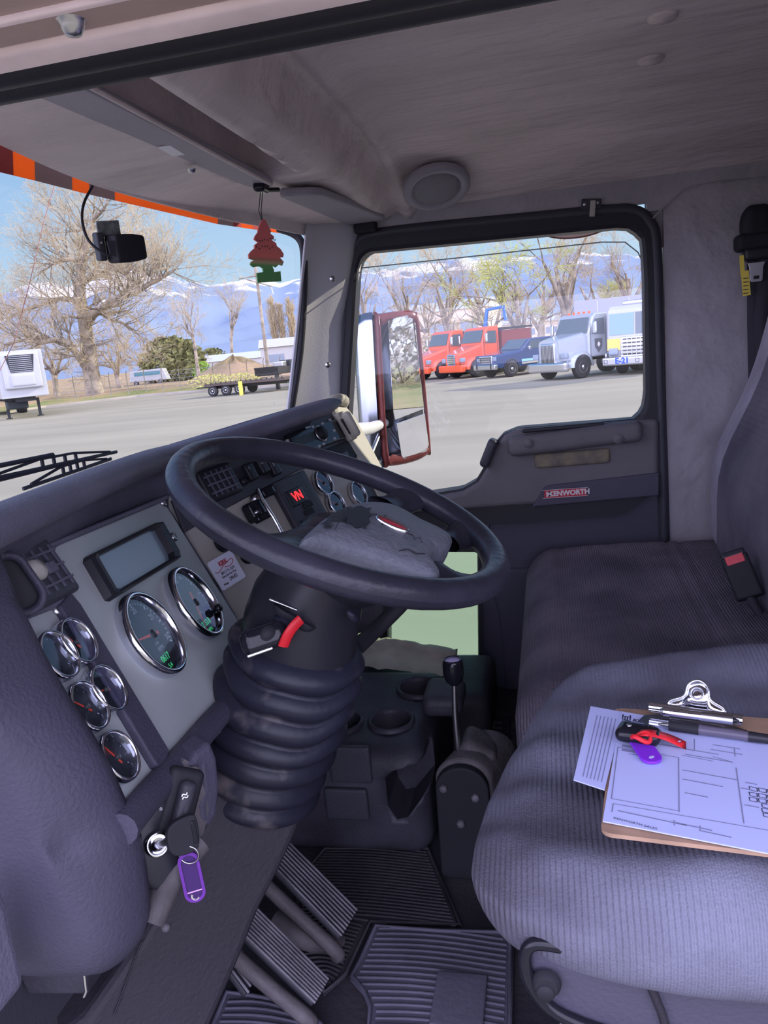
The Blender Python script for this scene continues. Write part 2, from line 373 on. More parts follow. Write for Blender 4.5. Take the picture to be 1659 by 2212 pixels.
# exterior visor tape seen through the glass top
def tp(px, py): return at(px, py, X=lerpl([0, 300, 480, 640], [-.845, -.835, -.79, -.70], px))
low_e = ([0, 75, 192, 470, 640], [372, 390, 420, 484, 509])
tape = thing('exterior_visor', 'orange and clear segmented exterior visor strip above the windshield', 'visor', tuple(tp(300, 445)))
for a_, b_, k in ((-120, -20, 'orange'), (-20, 28, 'tapered'), (28, 75, 'orange'), (75, 155, 'tapegrey'), (155, 192, 'orange'), (192, 247, 'tapegrey'), (247, 470, 'orange'), (470, 503, 'tapegrey'), (503, 520, 'tapered'), (520, 546, 'orange'), (546, 580, 'tapered'), (580, 645, 'orange')):
    n = max(1, int((b_-a_)/30)); lo = []; hi = []
    for i in range(n+1):
        x_ = a_+(b_-a_)*i/n; y_ = lerpl(*low_e, x_) if x_ >= 0 else 372+x_*.24
        p = tp(x_, y_); lo.append(p); hi.append(p+V((.01, 0, .055)))
    mb = MB().grid([lo, hi], smooth=False)
    mb.build({'orange': 'orange_segment', 'tapegrey': 'clear_segment', 'tapered': 'red_segment'}[k], M[k], tape, solid=.002)
# front header side: right A pillar
g = []
for s in [i/16 for i in range(17)]:
    zz = .80 + .56*s
    fx = lerpl([0, .5, 1], [-.735, -.665, -.60], s); bx = lerpl([0, .5, 1], [-.60, -.56, -.48], s)
    g.append([(fx, 1.60, zz), (fx+.01, 1.625, zz), ((fx+bx)/2, 1.668, zz), (bx-.02, 1.70, zz), (bx+.012, 1.75, zz)])
tr4 = MB().grid(g).build('trim_4', M['pillar'], kind='structure', solid=.006)
for px, py in ((720, 603), (710, 788)):
    p = at(px, py, Y=1.655); MB().lathe([(0, .004), (.005, .003), (.008, 0)], p-V((0, .01, 0)), (.3, -1, 0), 14).build('screw', M['steel'], tr4)
# ---------------------------------------------------------------- passenger door
def cast(poly, c, a):
    d = (cos(a), sin(a)); best = None
    for i in range(len(poly)):
        (x1, y1), (x2, y2) = poly[i], poly[(i+1) % len(poly)]
        ex, ey = x2-x1, y2-y1; den = d[0]*ey-d[1]*ex
        if abs(den) < 1e-12: continue
        t = ((x1-c[0])*ey-(y1-c[1])*ex)/den; u = ((x1-c[0])*d[1]-(y1-c[1])*d[0])/den
        if t > 0 and -1e-9 <= u <= 1+1e-9 and (best is None or t < best): best = t
    return (c[0]+d[0]*best, c[1]+d[1]*best)
def rnd(poly, it=2):
    for _ in range(it):
        o = []
        for i in range(len(poly)):
            a, b_ = poly[i], poly[(i+1) % len(poly)]
            o += [(a[0]*.75+b_[0]*.25, a[1]*.75+b_[1]*.25), (a[0]*.25+b_[0]*.75, a[1]*.25+b_[1]*.75)]
        poly = o
    return poly
def xz(pts, Y): return [(at(x, y, Y=Y).x, at(x, y, Y=Y).z) for x, y in pts]
def ring(mb, inner, outer, c, Y0, Y1, n=180, Yo=None):
    Yo = Y0 if Yo is None else Yo
    A = [2*pi*i/n for i in range(n)]; I = [cast(inner, c, a) for a in A]; O = [cast(outer, c, a) for a in A]
    g = [[(O[i][0], Y1, O[i][1]), (O[i][0], Yo, O[i][1]), (I[i][0]*.8+O[i][0]*.2, Y0, I[i][1]*.8+O[i][1]*.2), (I[i][0], Y0+.006, I[i][1]), (I[i][0], Y1, I[i][1])] for i in range(n)]
    g.append(g[0]); mb.grid(g, smooth=False)
YD = 1.75
win = xz([(800, 546), (1330, 495), (1362, 497), (1384, 520), (1389, 600), (1392, 850), (1386, 885), (1366, 903), (1300, 908), (1120, 922), (1088, 935), (1066, 960), (1050, 1000), (1030, 1035), (1000, 1052), (935, 1062), (800, 1072), (752, 1070), (757, 900), (776, 585), (784, 560)], YD)
outl = xz([(770, 520), (800, 503), (1300, 452), (1375, 448), (1412, 480), (1424, 540), (1432, 860), (1441, 1180), (1441, 1570), (790, 1570), (700, 1300), (722, 1090), (733, 860), (752, 560)], YD)
door = thing('door_1', None, None, (-.15, YD, 0), kind='structure'); door['label'] = 'closed passenger door with large window and small peep window'
c0 = (at(960, 760, Y=YD).x, at(960, 760, Y=YD).z)
peep = xz([(836, 1180), (1038, 1180), (1040, 1440), (1028, 1462), (1000, 1462), (845, 1425), (836, 1400)], YD)
# window frame above the sill
sill = xz([(1432, 900), (1436, 1010), (1060, 1100), (700, 1130)], YD)
fr_out = [p for p in outl if p[1] > at(1000, 1090, Y=YD).z] + []
fr_outer = xz([(770, 520), (800, 503), (1300, 452), (1368, 449), (1408, 478), (1424, 540), (1432, 860), (1440, 1100), (1060, 1130), (715, 1140), (722, 1080), (733, 860), (752, 560)], YD)
b = MB(); ring(b, win, rnd(fr_outer, 1), c0, YD-.032, YD+.03); b.build('window_frame', M['rubber'], door, label='black rubber window surround')
# raised outer weatherstrip
ws_px = [(716, 1100), (727, 960), (737, 800), (748, 600), (757, 555), (772, 525), (800, 508), (900, 494), (1100, 475), (1300, 456), (1368, 455), (1402, 480), (1417, 540), (1424, 800), (1433, 1080), (1440, 1400)]
b = MB().tube(catmull([at(x, y, Y=YD-.02) for x, y in ws_px], 5), .015, 10); b.build('weatherstrip', M['dashdark'], door)
# lower panel with peep opening
low_o = xz([(715, 1090), (1000, 1085), (1438, 1060), (1441, 1580), (760, 1580), (715, 1400)], YD)
cp = (at(940, 1330, Y=YD).x, at(940, 1330, Y=YD).z)
b = MB(); ring(b, peep, low_o, cp, YD-.014, YD+.03); b.build('lower_panel', M['doordark'], door)
b = MB(); ring(b, [(x_*.94+cp[0]*.06, z_*.94+cp[1]*.06) for x_, z_ in peep], [(x_*1.05-cp[0]*.05, z_*1.05-cp[1]*.05) for x_, z_ in peep], cp, YD-.022, YD+.03); b.build('peep_frame', M['rubber'], door)
MB().prism([V((x_, YD+.012, z_)) for x_, z_ in peep], (0, .003, 0)).build('peep_glass', M['gglass'], door, label='green tinted peep window glass')
MB().text('PACCAR', at(1018, 1424, Y=YD+.011), (1, 0, 0), (0, 0, 1), .011, ext=0, bold=.0003).build('glass_mark', M['inkd'], door)
# main glass, lowered a little so its top edge shows
gt = [(x_, z_) for x_, z_ in win]; edge = [at(x, y, Y=YD+.012) for x, y in ((770, 580), (1000, 556), (1300, 523), (1350, 523), (1378, 545), (1392, 575), (1400, 900), (1360, 940), (1040, 1100), (740, 1100))]
MB().prism(edge, (0, .003, 0)).build('door_glass', M['glass'], door, label='door glass wound down slightly, its top edge showing')
b = MB().tube(edge[:6], .0018, 6); b.build('glass_edge', M['panel'], door)
# upper pad
pad_px = [(1424, 905), (1385, 907), (1300, 914), (1115, 928), (1090, 940), (1070, 966), (1055, 1005), (1033, 1042), (1000, 1062), (935, 1074), (760, 1086), (715, 1092), (712, 1118), (940, 1106), (1170, 1090), (1424, 1070)]
def ypad(mb, pxs, Y0, Y1): mb.prism([at(x, y, Y=Y0) for x, y in pxs], (0, Y1-Y0, 0))
b = MB(); ypad(b, pad_px, YD-.045, YD); b.build('door_pad', M['doorpad'], door, bevel=.014)
b = MB(); ypad(b, [(1148, 1096), (1160, 1078), (1176, 1052), (1190, 1048), (1424, 1021), (1424, 1071)], YD-.052, YD-.03); b.build('dark_stripe', M['doordark'], door, bevel=.004)
bd = MB(); ypad(bd, [(1176, 1060), (1267, 1054), (1268, 1071), (1176, 1077)], YD-.0545, YD-.04); bd = bd.build('badge', M['redlabel'], door, label='red badge with chrome lettering', bevel=.001)
a0, a1 = at(1195, 1067, Y=YD-.055), at(1264, 1062, Y=YD-.055); ux = (a1-a0).normalized()
b = MB().text('KENWORTH', (a0+a1)/2, ux, (0, 0, 1), .0195, ext=.001, bold=.0009); b.text('K', at(1185, 1068, Y=YD-.055), ux, (0, 0, 1), .02, ext=.001, bold=.001)
for dz in (-.0115, .0115): b.tube([a0+V((-.03, 0, dz)), a1+V((.008, 0, dz))], .0008, 4)
b.build('badge_lettering', mat('bright badge letters', (.62, .60, .62), .3), bd)
b = MB(); c_ = at(1240, 948, Y=YD-.055); b.rbox(c_, (.36, .045, .058), .02, fn=lambda p: (p.x, p.y, p.z+.006*sin(p.x*9)), R=Matrix.Rotation(radians(-1.2), 3, 'Y'))
b.build('pull_handle', M['doorpad'], door, label='moulded armrest pull')
b = MB(); b.rbox(at(1235, 990, Y=YD-.045), (.205, .018, .042), .009, R=Matrix.Rotation(radians(-1.2), 3, 'Y')); b.build('pull_cup', mat('sunlit tan foam', (.20, .17, .12), .8, col2=(.11, .10, .09), vscale=30), door, label='worn hand recess with sunlit tan painted in')  # the tan puts sun from the window gap into the colour
b = MB(); b.rbox(at(1215, 923, Y=YD-.05), (.22, .02, .012), .005, R=Matrix.Rotation(radians(-1.2), 3, 'Y')); b.build('top_slot', M['rubber'], door)
b = MB(); b.rbox(at(1056, 978, Y=YD-.045), (.028, .05, .085), .012, R=Matrix.Rotation(radians(25), 3, 'Y')); b.build('window_switch', M['dashdark'], door)
b = MB(); b.rbox(at(1040, 1133, Y=YD-.02), (.05, .02, .03), .008); b.build('door_latch', M['doordark'], door)
for px in (1142, 1336): MB().lathe([(.0, .002), (.013, .002), (.014, 0)], at(px, 958-(px-1142)*.05, Y=YD-.079), (0, -1, 0), 16).build('plug', M['doorpad'], door)
b = MB(); ypad(b, [(1048, 1228), (1441, 1236), (1441, 1580), (1130, 1580), (1092, 1500), (1078, 1330)], YD-.03, YD-.01); b.build('map_pocket', M['doordark'], door, bevel=.01)
# ---------------------------------------------------------------- headliner fittings
o = thing('roof_speaker', 'round grey speaker grille in the headliner above the door', 'speaker', tuple(at(943, 406, Y=1.58)))
nrm = V((.12, -.42, -.90)).normalized(); p = V(o.location)-nrm*.004
b = MB().lathe([(.085, -.004), (.085, .006), (.078, .013), (.066, .013), (.060, .007)], p, nrm, 48); b.build('speaker_rim', M['lineredge'], o)
b = MB().lathe([(.063, .003), (.060, .009), (.04, .013), (0, .0145)], p, nrm, 48); b.build('grille', mat('grey grille cloth', (.26, .25, .29), .8, bump=.8, bscale=500), o)
for px, py, t in ((1432, 45, 'upper of two round headliner buttons, nearer the photo top'), (1406, 134, 'lower of two round headliner buttons')):
    p = at(px, py, Z=1.466); MB().lathe([(.024, .0), (.024, -.004), (.021, -.008), (0, -.010)], (p.x, p.y, zc(p.x, p.y)), (0, 0, 1), 28).build('headliner_button', M['liner'], label=t, cat='button', group='headliner buttons')
o = thing('window_hook', 'small grey screwed clip above the passenger window', 'clip', tuple(at(1277, 441, Y=1.72)))
b = MB(); R_ = Matrix.Rotation(radians(6), 3, 'Y'); c_ = V(o.location); b.box(c_, (.050, .006, .026), R_); b.build('plate', M['dashdark'], o, bevel=.002)
MB().box(c_+V((.003, -.007, -.012)), (.014, .010, .040), R_).build('tab', M['panelB'], o, bevel=.002)
for s in (-1, 1): MB().lathe([(0, .002), (.004, .0015), (.005, 0)], c_+V((s*.016, -.004, .001)), (0, -1, 0), 12).build('screw', M['steel'], o)
MB().rbox(at(790, 492, Y=1.70), (.062, .03, .028), .006).build('pillar_bracket', M['blackm'], label='small black bracket at the top front corner of the door', cat='bracket')
# sun visors
def rndc(poly, f):
    o = []
    for i in range(len(poly)):
        p, a, n_ = V((*poly[i-1], 0)), V((*poly[i], 0)), V((*poly[(i+1) % len(poly)], 0)); r_ = .03
        u = a+(p-a).normalized()*r_; w_ = a+(n_-a).normalized()*r_
        for k in range(6): t = k/5; q = u*(1-t)**2+a*2*t*(1-t)+w_*t*t; o.append((q.x, q.y))
    return o
def visor(name, corners, z, label, thick=.016, lbl=False):
    o = thing(name, label, 'sun visor', tuple(sum((V((x, y, z)) for x, y in corners), V())/4))
    P = rndc(corners, .12); b = MB().prism([V((x, y, z+max(0, (-.54-x))*.12)) for x, y in P], (0, 0, thick)); b.build('visor_pad', M['lineredge'], o, bevel=.005)
    return o
o = visor('sun_visor', [(-.560, .10), (-.536, 1.18), (-.60, 1.19), (-.685, .10)], 1.352, 'long grey folded sun visor on the driver side with a white sticker')
p = at(370, 324, Z=1.361); R_ = Matrix.Rotation(radians(4), 3, 'Z')
MB().box((-.600, .835, 1.3578), (.022, .062, .001), R_).build('sticker', M['white'], o, label='small blank white sticker')
MB().tube([(-.541, .12, 1.353), (-.540, 1.15, 1.353)], .0035, 8).build('piping', M['liner'], o)
# small metal snap hanging below
p = at(415, 366, Z=1.352); MB().lathe([(0, -.007), (.007, -.005), (.009, 0)], p, (0, 0, 1), 12).build('snap', M['steel'], o)
o = visor('sun_visor', [(-.548, 1.205), (-.462, 1.245), (-.402, 1.69), (-.515, 1.705)], 1.338, 'short grey sun visor on the passenger side', .018)
c_ = at(565, 410, Z=1.345); b = MB().rbox(c_+V((0, .0, .004)), (.026, .04, .02), .008); b.tube([c_, c_+V((.02, .05, .006))], .005, 8); b.build('visor_clip', M['blackg'], label='black plastic visor clip holding the air freshener cord', cat='clip')
# ================================================================ dashboard
oA = V((-.5148, .3769, .6685)); LA = V((-.14, .985, -.07)).normalized(); DA = V((.481, -.082, -.872)); DA = (DA-LA*DA.dot(LA)).normalized(); NA = DA.cross(LA)
oB = V((-.585, .68, .68)); LB = V((.22, .975, .03)).normalized(); DB = V((.41, -.08, -.91)); DB = (DB-LB*DB.dot(LB)).normalized(); NB = DB.cross(LB)
plA = (oA, NA); plB = (oB, NB)
def pa(x, y, h=0): return at(x, y, pl=(oA+NA*h, NA))
def pb(x, y, h=0): return at(x, y, pl=(oB+NB*h, NB))
RA = Matrix((LA, -DA, NA)).transposed(); RB = Matrix((LB, -DB, NB)).transposed()
dash = thing('dashboard', 'wrap-around truck dashboard with grey instrument panels under a dark padded top', 'dashboard', (-.62, .7, .55))
def slab(pts, N, t, name, mt, par=None, bevel=0, label=None):
    return MB().prism([p-N*t for p in pts], N*t).build(name, mt, par or dash, bevel=bevel, label=label)
# padded top ----------------------------------------------------
sil = [(-330, 1235, -.45, .115), (-120, 1150, -.47, .115), (0, 1098, -.49, .11), (120, 1052, -.525, .105), (240, 1005, -.56, .10), (330, 974, -.585, .10), (400, 957, -.59, .095), (480, 934, -.57, .085), (560, 909, -.545, .07), (640, 884, -.515, .055), (700, 866, -.488, .045), (722, 861, -.476, .04)]
g = []
for i, (px, py, X, gap) in enumerate(sil):
    q = at(px, py, X=X); e_ = 1.0 if i < len(sil)-1 else .55
    prof = [(-.42, -.14), (-.20, -.06), (-.10, -.026), (-.04, -.006), (-.012, 0), (.004, -.003), (.013, -.009), (.016, -.018), (.012, -.027), (.002, -.032), (-.015, -.034), (-.04, -.036-(gap-.05)*.4), (-.052, -.02-gap)]
    g.append([q+V((a*(1 if a < -.05 else 1), 0, c*e_)) for a, c in prof])
top = MB().grid(g); n_ = len(g[0]); top.add(g[-1], [tuple(range(n_))]); top.add(g[0], [tuple(range(n_))[::-1]])
top.build('dash_top', M['dash'], dash, label='worn dark padded dash top', solid=.004)
# panel A: main gauge panel --------------------------------------
pan = [pa(x, y) for x, y in ((92, 1190), (352, 1083), (372, 1112), (535, 1375), (505, 1500), (345, 1668), (268, 1545))]
slab(pan, NA, .006, 'gauge_panel', M['panel'], bevel=.0015)
slab([pa(x, y, -.008) for x, y in ((-60, 1262), (60, 1205), (355, 1078), (430, 1190), (560, 1420), (500, 1560), (262, 1790), (150, 1600), (40, 1400))], NA, .02, 'panel_surround', M['dash'])
slab([pa(x, y, -.001) for x, y in ((20, 1352), (108, 1310), (160, 1350), (345, 1660), (340, 1690), (270, 1790), (180, 1640), (60, 1440))], NA, .004, 'side_gauge_panel', M['panel'])
# raised strip between both panels and the frame above the side gauges
b = MB(); b.prism([pa(x, y, -.002) for x, y in ((112, 1318), (138, 1288), (160, 1315), (352, 1632), (338, 1668), (322, 1664))], NA*.011); b.build('panel_rib', M['dashside'], dash, bevel=.003)
b = MB(); b.prism([pa(x, y, -.002) for x, y in ((20, 1345), (36, 1326), (128, 1284), (140, 1302), (112, 1318), (45, 1345))], NA*.008); b.build('panel_crossbar', M['dash'], dash, bevel=.002)
b = MB(); b.prism([pa(x, y, -.002) for x, y in ((-70, 1290), (-60, 1240), (90, 1182), (354, 1073), (358, 1082), (95, 1193))], NA*.010); b.build('panel_ledge', M['dash'], dash, bevel=.003)
for x, y in ((106, 1198), (352, 1086), (125, 1318), (375, 1160)):
    MB().lathe([(.008, 0), (.007, .003), (.004, .004), (.004, .0015), (0, .001)], pa(x, y, .001), NA, 14).build('panel_screw', M['steel'], dash)
# blank display ---------------------------------------------------
dc = [(184, 1206), (325, 1137), (342, 1134), (377, 1196), (380, 1210), (238, 1297), (228, 1295), (182, 1216)]
P_ = [pa(x, y) for x, y in dc]; c_ = sum(P_, V())/len(P_)
g = []
for k, h in ((1.03, 0), (1.0, .010), (.93, .012), (.84, .010), (.80, -.002)):
    g.append([c_+(p-c_)*k+NA*h for p in P_+[P_[0]]])
dp = MB().grid(g, smooth=False).build('display', M['black'], dash, label='black framed blank display')
MB().add([c_+(p-c_)*.84+NA*.0005 for p in P_], [tuple(range(len(P_)))]).build('screen', M['lcd'], dp)
# gauges ------------------------------------------------------------
def gauge(c, N, X, r, h, name, needle=None, marks=None, facem='dial', tick=None):
    Yv = N.cross(X)
    gq = MB().lathe([(r*.97, 0), (r*1.0, h*.4), (r*.985, h*.85), (r*.95, h), (r*.90, h*1.0), (r*.87, h*.86), (r*.86, h*.28)], c, N, 48, caps=False).build(name, M['chrome'], dash)
    MB().lathe([(r*.88, h*.30), (0, h*.30)], c, N, 40, smooth=False).build('dial', M[facem], gq)
    mk = MB(); tl = M['lgrey']
    if tick:
        a0, a1, nn = tick
        for i in range(nn):
            a = radians(a0+(a1-a0)*i/(nn-1)); dv = X*cos(a)+Yv*sin(a); tv = N.cross(dv); L_ = .10 if i % 5 == 0 else .055
            wd = r*.012 if i % 5 else r*.02
            i0 = c+N*(h*.30+.0004)+dv*r*(.80-L_); i1 = c+N*(h*.30+.0004)+dv*r*.80
            mk.add([i0-tv*wd, i0+tv*wd, i1+tv*wd, i1-tv*wd], [(0, 1, 2, 3)])
    for t, a, rr, s in (marks or []):
        dv = X*cos(radians(a))+Yv*sin(radians(a)); mk.text(t, c+N*(h*.30+.0004)+dv*r*rr, X, Yv, r*s, ext=0)
    if mk.v: mk.build('dial_markings', tl, gq)
    if needle is not None:
        dv = X*cos(radians(needle))+Yv*sin(radians(needle)); tv = N.cross(dv)
        nb = MB(); z0 = c+N*(h*.30+.003); nb.prism([z0-dv*r*.3+tv*r*.04, z0-dv*r*.3-tv*r*.04, z0+dv*r*.74-tv*r*.012, z0+dv*r*.74+tv*r*.012], N*.0008)
        nb.build('needle', M['needle'], gq); MB().lathe([(r*.10, 0), (r*.10, .004), (0, .005)], z0, N, 16).build('needle_hub', M['dial'], gq)
    MB().lathe([(r*.88, h*.62), (0, h*.66)], c, N, 40).build('lens', M['lens'], gq)
    return gq
X_A = (LA*.985 - DA*.17).normalized(); X_A = (X_A-NA*X_A.dot(NA)).normalized()
cT = pa(317, 1378); gT = gauge(cT, NA, LA, .0605, .018, 'tachometer', 172, [('15', 128, .66, .19), ('20', 88, .62, .19), ('25', 30, .60, .19), ('30', -22, .66, .19), ('5', 178, .70, .17), ('RPM', -78, .36, .14), ('x100', -80, .22, .09)], tick=(205, -30, 31))
cS = pa(411, 1309); gS = gauge(cS, NA, LA, .0605, .018, 'speedometer', -112, [('30', 200, .66, .13), ('60', 95, .68, .13), ('90', 10, .66, .13), ('MPH', -78, .30, .13)], tick=(215, -35, 36))
YA = NA.cross(LA)
for cc, gg, t1, t2 in ((cT, gT, '0617', '5.4'), (cS, gS, '2353.8', 'MPH')):
    b = MB(); b.text(t1, cc+NA*.0060-YA*.034, LA, YA, .0125, ext=0, bold=.0003); b.text(t2, cc+NA*.0060-YA*.046, LA, YA, .009, ext=0, bold=.0002)
    b.build('odometer_digits', M['green'], gg)
MB().lathe([(.003, 0), (.003, .010), (.0065, .011), (.0065, .017), (.004, .019), (0, .019)], cS+LA*.036-YA*.028+NA*.006, NA, 16).build('reset_knob', M['blackg'], gS)
for x, y, nd in ((149, 1397, 120), (107, 1427, None), (214, 1499, 160), (172, 1537, 130), (238, 1645, 110)):
    gauge(pa(x, y), NA, LA, .0282, .016, 'small_gauge', nd, [], tick=(220, -40, 11))
# left air vent ----------------------------------------------------
vc = pa(72, 1246, .004)
vt = MB().rbox(vc, (.115, .072, .016), .006, R=RA).build('air_vent', M['dashdark'], dash)
b = MB()
for i in range(3): b.box(vc+LA*.018+DA*(-.018+.018*i)+NA*.0095, (.066, .003, .004), RA)
for i in range(4): b.box(vc+LA*(-.008+.018*i)+NA*.0085, (.002, .052, .003), RA)
b.build('louvres', M['dash'], vt)
MB().rbox(vc+LA*.016+NA*.012, (.020, .014, .010), .003, R=RA).build('vent_tab', M['dash'], vt)
pc = pa(36, 1262, .024); RP = frame((.66, -.72, .22), tuple(-DA)); b = MB(); o_ = rrect(.040, .070, .0195, 8); i_ = rrect(.024, .053, .0118, 8); g = []
for pts, h in ((o_, -.055), (o_, .000), ([(x*.95, y*.97) for x, y in o_], .004), ([(x*.76, y*.84) for x, y in o_], .004), (i_, -.002), (i_, -.014)):
    g.append([pc+RP@V((x, y, h)) for x, y in pts+[pts[0]]])
b.grid(g); pd = b.build('vent_pod', M['dashside'], dash)
MB().add([pc+RP@V((x, y, -.010)) for x, y in i_], [tuple(range(len(i_)))]).build('pod_recess', M['blackm'], pd)
MB().lathe([(.007, 0), (.011, .003), (.0115, .008), (.008, .014), (0, .016)], pa(67, 1238, .012), NA, 20, sy=1.3).build('round_knob', M['panelB'], dash, label='small pale round knob')
# big rounded end of the dash nearest the driver's door ------------------
endpx = [(-80, 1180), (0, 1286), (30, 1330), (78, 1425), (125, 1505), (175, 1580), (225, 1665), (262, 1745), (290, 1800), (305, 1880), (313, 1960), (313, 2000), (300, 2035), (262, 2068), (180, 2073), (60, 2062), (-10, 2050), (-80, 2045)]
E0 = [at(x, y, Y=.130) for x, y in endpx]; ce = sum(E0, V())/len(E0)
E0 = catmull(E0, 3, closed=True)
def inset(p, k, y):
    d = p-ce; L_ = d.length; q = ce + d*((L_-min(k, L_*.62))/L_); return V((q.x, y, q.z))
g = [[V((ce.x+(p.x-ce.x)*k, .066, ce.z+(p.z-ce.z)*k)) for p in E0] for k in (.0001, .15, .3)]
g += [[inset(p, k, y) for p in E0] for k, y in ((.062, .068), (.040, .074), (.022, .085), (.008, .102), (.001, .120), (0, .132), (.004, .145), (.03, .15))]
b = MB(); b.grid([[row[j % len(E0)] for row in g] for j in range(len(E0)+1)])
b.build('dash_end', M['dashside'], dash, label='rounded purple-grey end of the dash beside the open door')
# lower left: bezel lip of the end piece, ignition panel, diagonal beam ---------------
def pq(x, y, d=0): return at(x, y, pl=(V((-.43-d, .18, .50)), V((.80, -.55, .25)).normalized()))
b = MB(); b.prism([pq(x, y, .01) for x, y in ((262, 1780), (400, 1640), (430, 1660), (452, 1750), (440, 1800), (380, 1870), (350, 1940), (315, 1990), (300, 1900))], V((-.02, .01, 0)))
b.build('switch_panel', M['dirtymetal'], dash, label='dusty lower switch panel')
beam = [at(x, y, pl=(oA+NA*.004, NA)) for x, y in ((262, 1793), (300, 1745), (345, 1693), (400, 1630), (450, 1570), (500, 1515))]
b = MB().tube(catmull(beam, 4), .0165, 12, flat=1.0); b.build('lower_beam', M['dashside'], dash)
b = MB(); b.prism([at(x, y, pl=(V((-.40, .26, .55)), V((.9, -.4, .2)).normalized())) for x, y in ((425, 1625), (455, 1600), (470, 1640), (476, 1700), (470, 1762), (452, 1790), (432, 1776), (428, 1740), (440, 1706), (432, 1660), (405, 1660))], V((-.03, .02, 0)))
b.build('beam_web', M['dashside'], dash, bevel=.006)
b = MB(); tubeP = [pq(x, y, -.005) for x, y in ((428, 1815), (395, 1855), (365, 1900), (340, 1950), (322, 1990))]
b.tube(catmull(tubeP, 4), [.016]*17, 12); b.build('lower_trim_roll', M['dirtymetal'], dash)
# under-dash closing panel
b = MB(); b.add([(-.60, .10, .62), (-.60, 1.40, .62), (-.62, 1.40, .25), (-.62, .10, .25)], [(0, 1, 2, 3)]); b.build('knee_panel', M['dashdark'], dash, solid=.01)
# ignition switch
ic = pq(331, 1812, -.012); nI = V((.72, -.60, .30)).normalized(); RI = frame(nI, (0, 0, 1)); xI, yI = RI.col[0], RI.col[1]
b = MB(); b.lathe([(.031, -.004), (.030, .002), (.026, .004), (0, .004)], ic+nI*.0, nI, 36, sy=1.75, ux=xI)
ig = b.build('ignition_plate', M['black'], dash, label='black ignition switch plate with pale symbols')
MB().lathe([(.013, 0), (.013, .008), (.011, .010), (.009, .008), (.009, .003), (0, .003)], ic+nI*.004-yI*.004, nI, 28).build('key_barrel', M['chrome'], ig)
b = MB()
for t, a in (('O', 118), ('|', 82), ('◎', 52)):
    b.text(t if t != '◎' else '*', ic+nI*.0046+xI*cos(radians(a))*.023+yI*(sin(radians(a))*.031), xI, yI, .009, ext=0)
b.box(ic+nI*.0048-xI*.022+yI*.013, (.007, .009, .0004), RI)
b.build('ignition_symbols', M['white'], ig)
# rocker lever beside ignition
rc = pq(385, 1735, -.01); b = MB(); b.rbox(rc, (.040, .075, .02), .008, R=frame(nI, (.35, .5, 1))); lv = b.build('lever_housing', M['blackm'], dash)
b = MB(); b.rbox(rc+nI*.016, (.018, .050, .016), .007, R=frame(nI, (.35, .5, 1))); b.build('lever', M['console'], lv)
b = MB(); b.text('≈', rc+nI*.0255+V((0, 0, .012)), xI, yI, .014, ext=0); b.build('lever_symbol', M['white'], lv)
b = MB(); b.rbox(pq(352, 1770, -.008), (.018, .05, .012), .005, R=frame(nI, (.35, .5, 1))); sw2 = b.build('rocker_switch', M['dashdark'], dash)
b = MB(); b.text('T', pq(352, 1757, -.0155), xI, yI, .011, ext=0); b.build('switch_symbol', M['lgrey'], sw2)
# panel B: centre ---------------------------------------------------
slab([pb(x, y, -.004) for x, y in ((362, 1070), (400, 1055), (560, 960), (716, 878), (790, 1005), (845, 1100), (838, 1180), (760, 1240), (640, 1330), (560, 1430), (535, 1378))], NB, .015, 'centre_panel', M['panelB'])
slab([pb(x, y, .001) for x, y in ((372, 1080), (430, 1030), (560, 960), (716, 880), (786, 1004), (828, 1078), (800, 1092), (742, 985), (640, 1018), (497, 1094), (400, 1150))], NB, .006, 'dark_upper_fascia', M['dashdark'], bevel=.002)
# centre vent
vc = pb(472, 1043, .004); vt = MB().rbox(vc, (.098, .062, .016), .006, R=RB).build('air_vent', M['black'], dash)
b = MB()
for i in range(3): b.box(vc+DB*(-.016+.016*i)+NB*.0095, (.082, .003, .004), RB)
for i in range(5): b.box(vc+LB*(-.032+.016*i)+NB*.0085, (.002, .048, .003), RB)
b.build('louvres', M['dash'], vt)
# climate switches
for x, y, s in ((540, 1020, '*'), (566, 1006, '~'), (591, 1010, '=')):
    k = MB().rbox(pb(x, y, .008), (.026, .036, .014), .005, R=RB).build('rocker_switch', M['black'], dash)
    MB().text(s, pb(x, y-6, .0155), LB, -DB, .016, ext=0).build('switch_symbol', M['lgrey'], k)
MB().lathe([(.009, 0), (.008, .006), (0, .007)], pb(526, 1040, .003), NB, 16).build('dimmer_knob', M['black'], dash)
# radio
rc_ = (pb(612, 950)+pb(714, 905)+pb(742, 946)+pb(640, 992))/4
rad = MB().rbox(rc_+NB*.004, (.232, .052, .014), .004, R=RB).build('radio', M['blackg'], dash, label='black single-slot radio')
MB().lathe([(.016, 0), (.0155, .010), (.012, .013), (0, .013)], pb(692, 937, .009), NB, 28).build('volume_knob', M['blackm'], rad)
MB().lathe([(.0205, 0), (.0205, .002), (.0175, .003)], pb(692, 937, .010), NB, 32, caps=False).build('knob_ring', M['steel'], rad)
for x, y in ((621, 952), (713, 907), (722, 930), (723, 947), (682, 969), (690, 964), (699, 959), (676, 922), (697, 915)):
    MB().box(pb(x, y, .0115), (.011, .006, .001), RB).build('radio_button', M['lgrey'], rad)
b = MB(); b.box(pb(665, 923, .0115), (.022, .004, .0006), RB); b.build('radio_lettering', M['lgrey'], rad)
b = MB(); b.box(pb(660, 948, .011), (.085, .020, .001), RB); b.build('radio_display', M['dial'], rad)
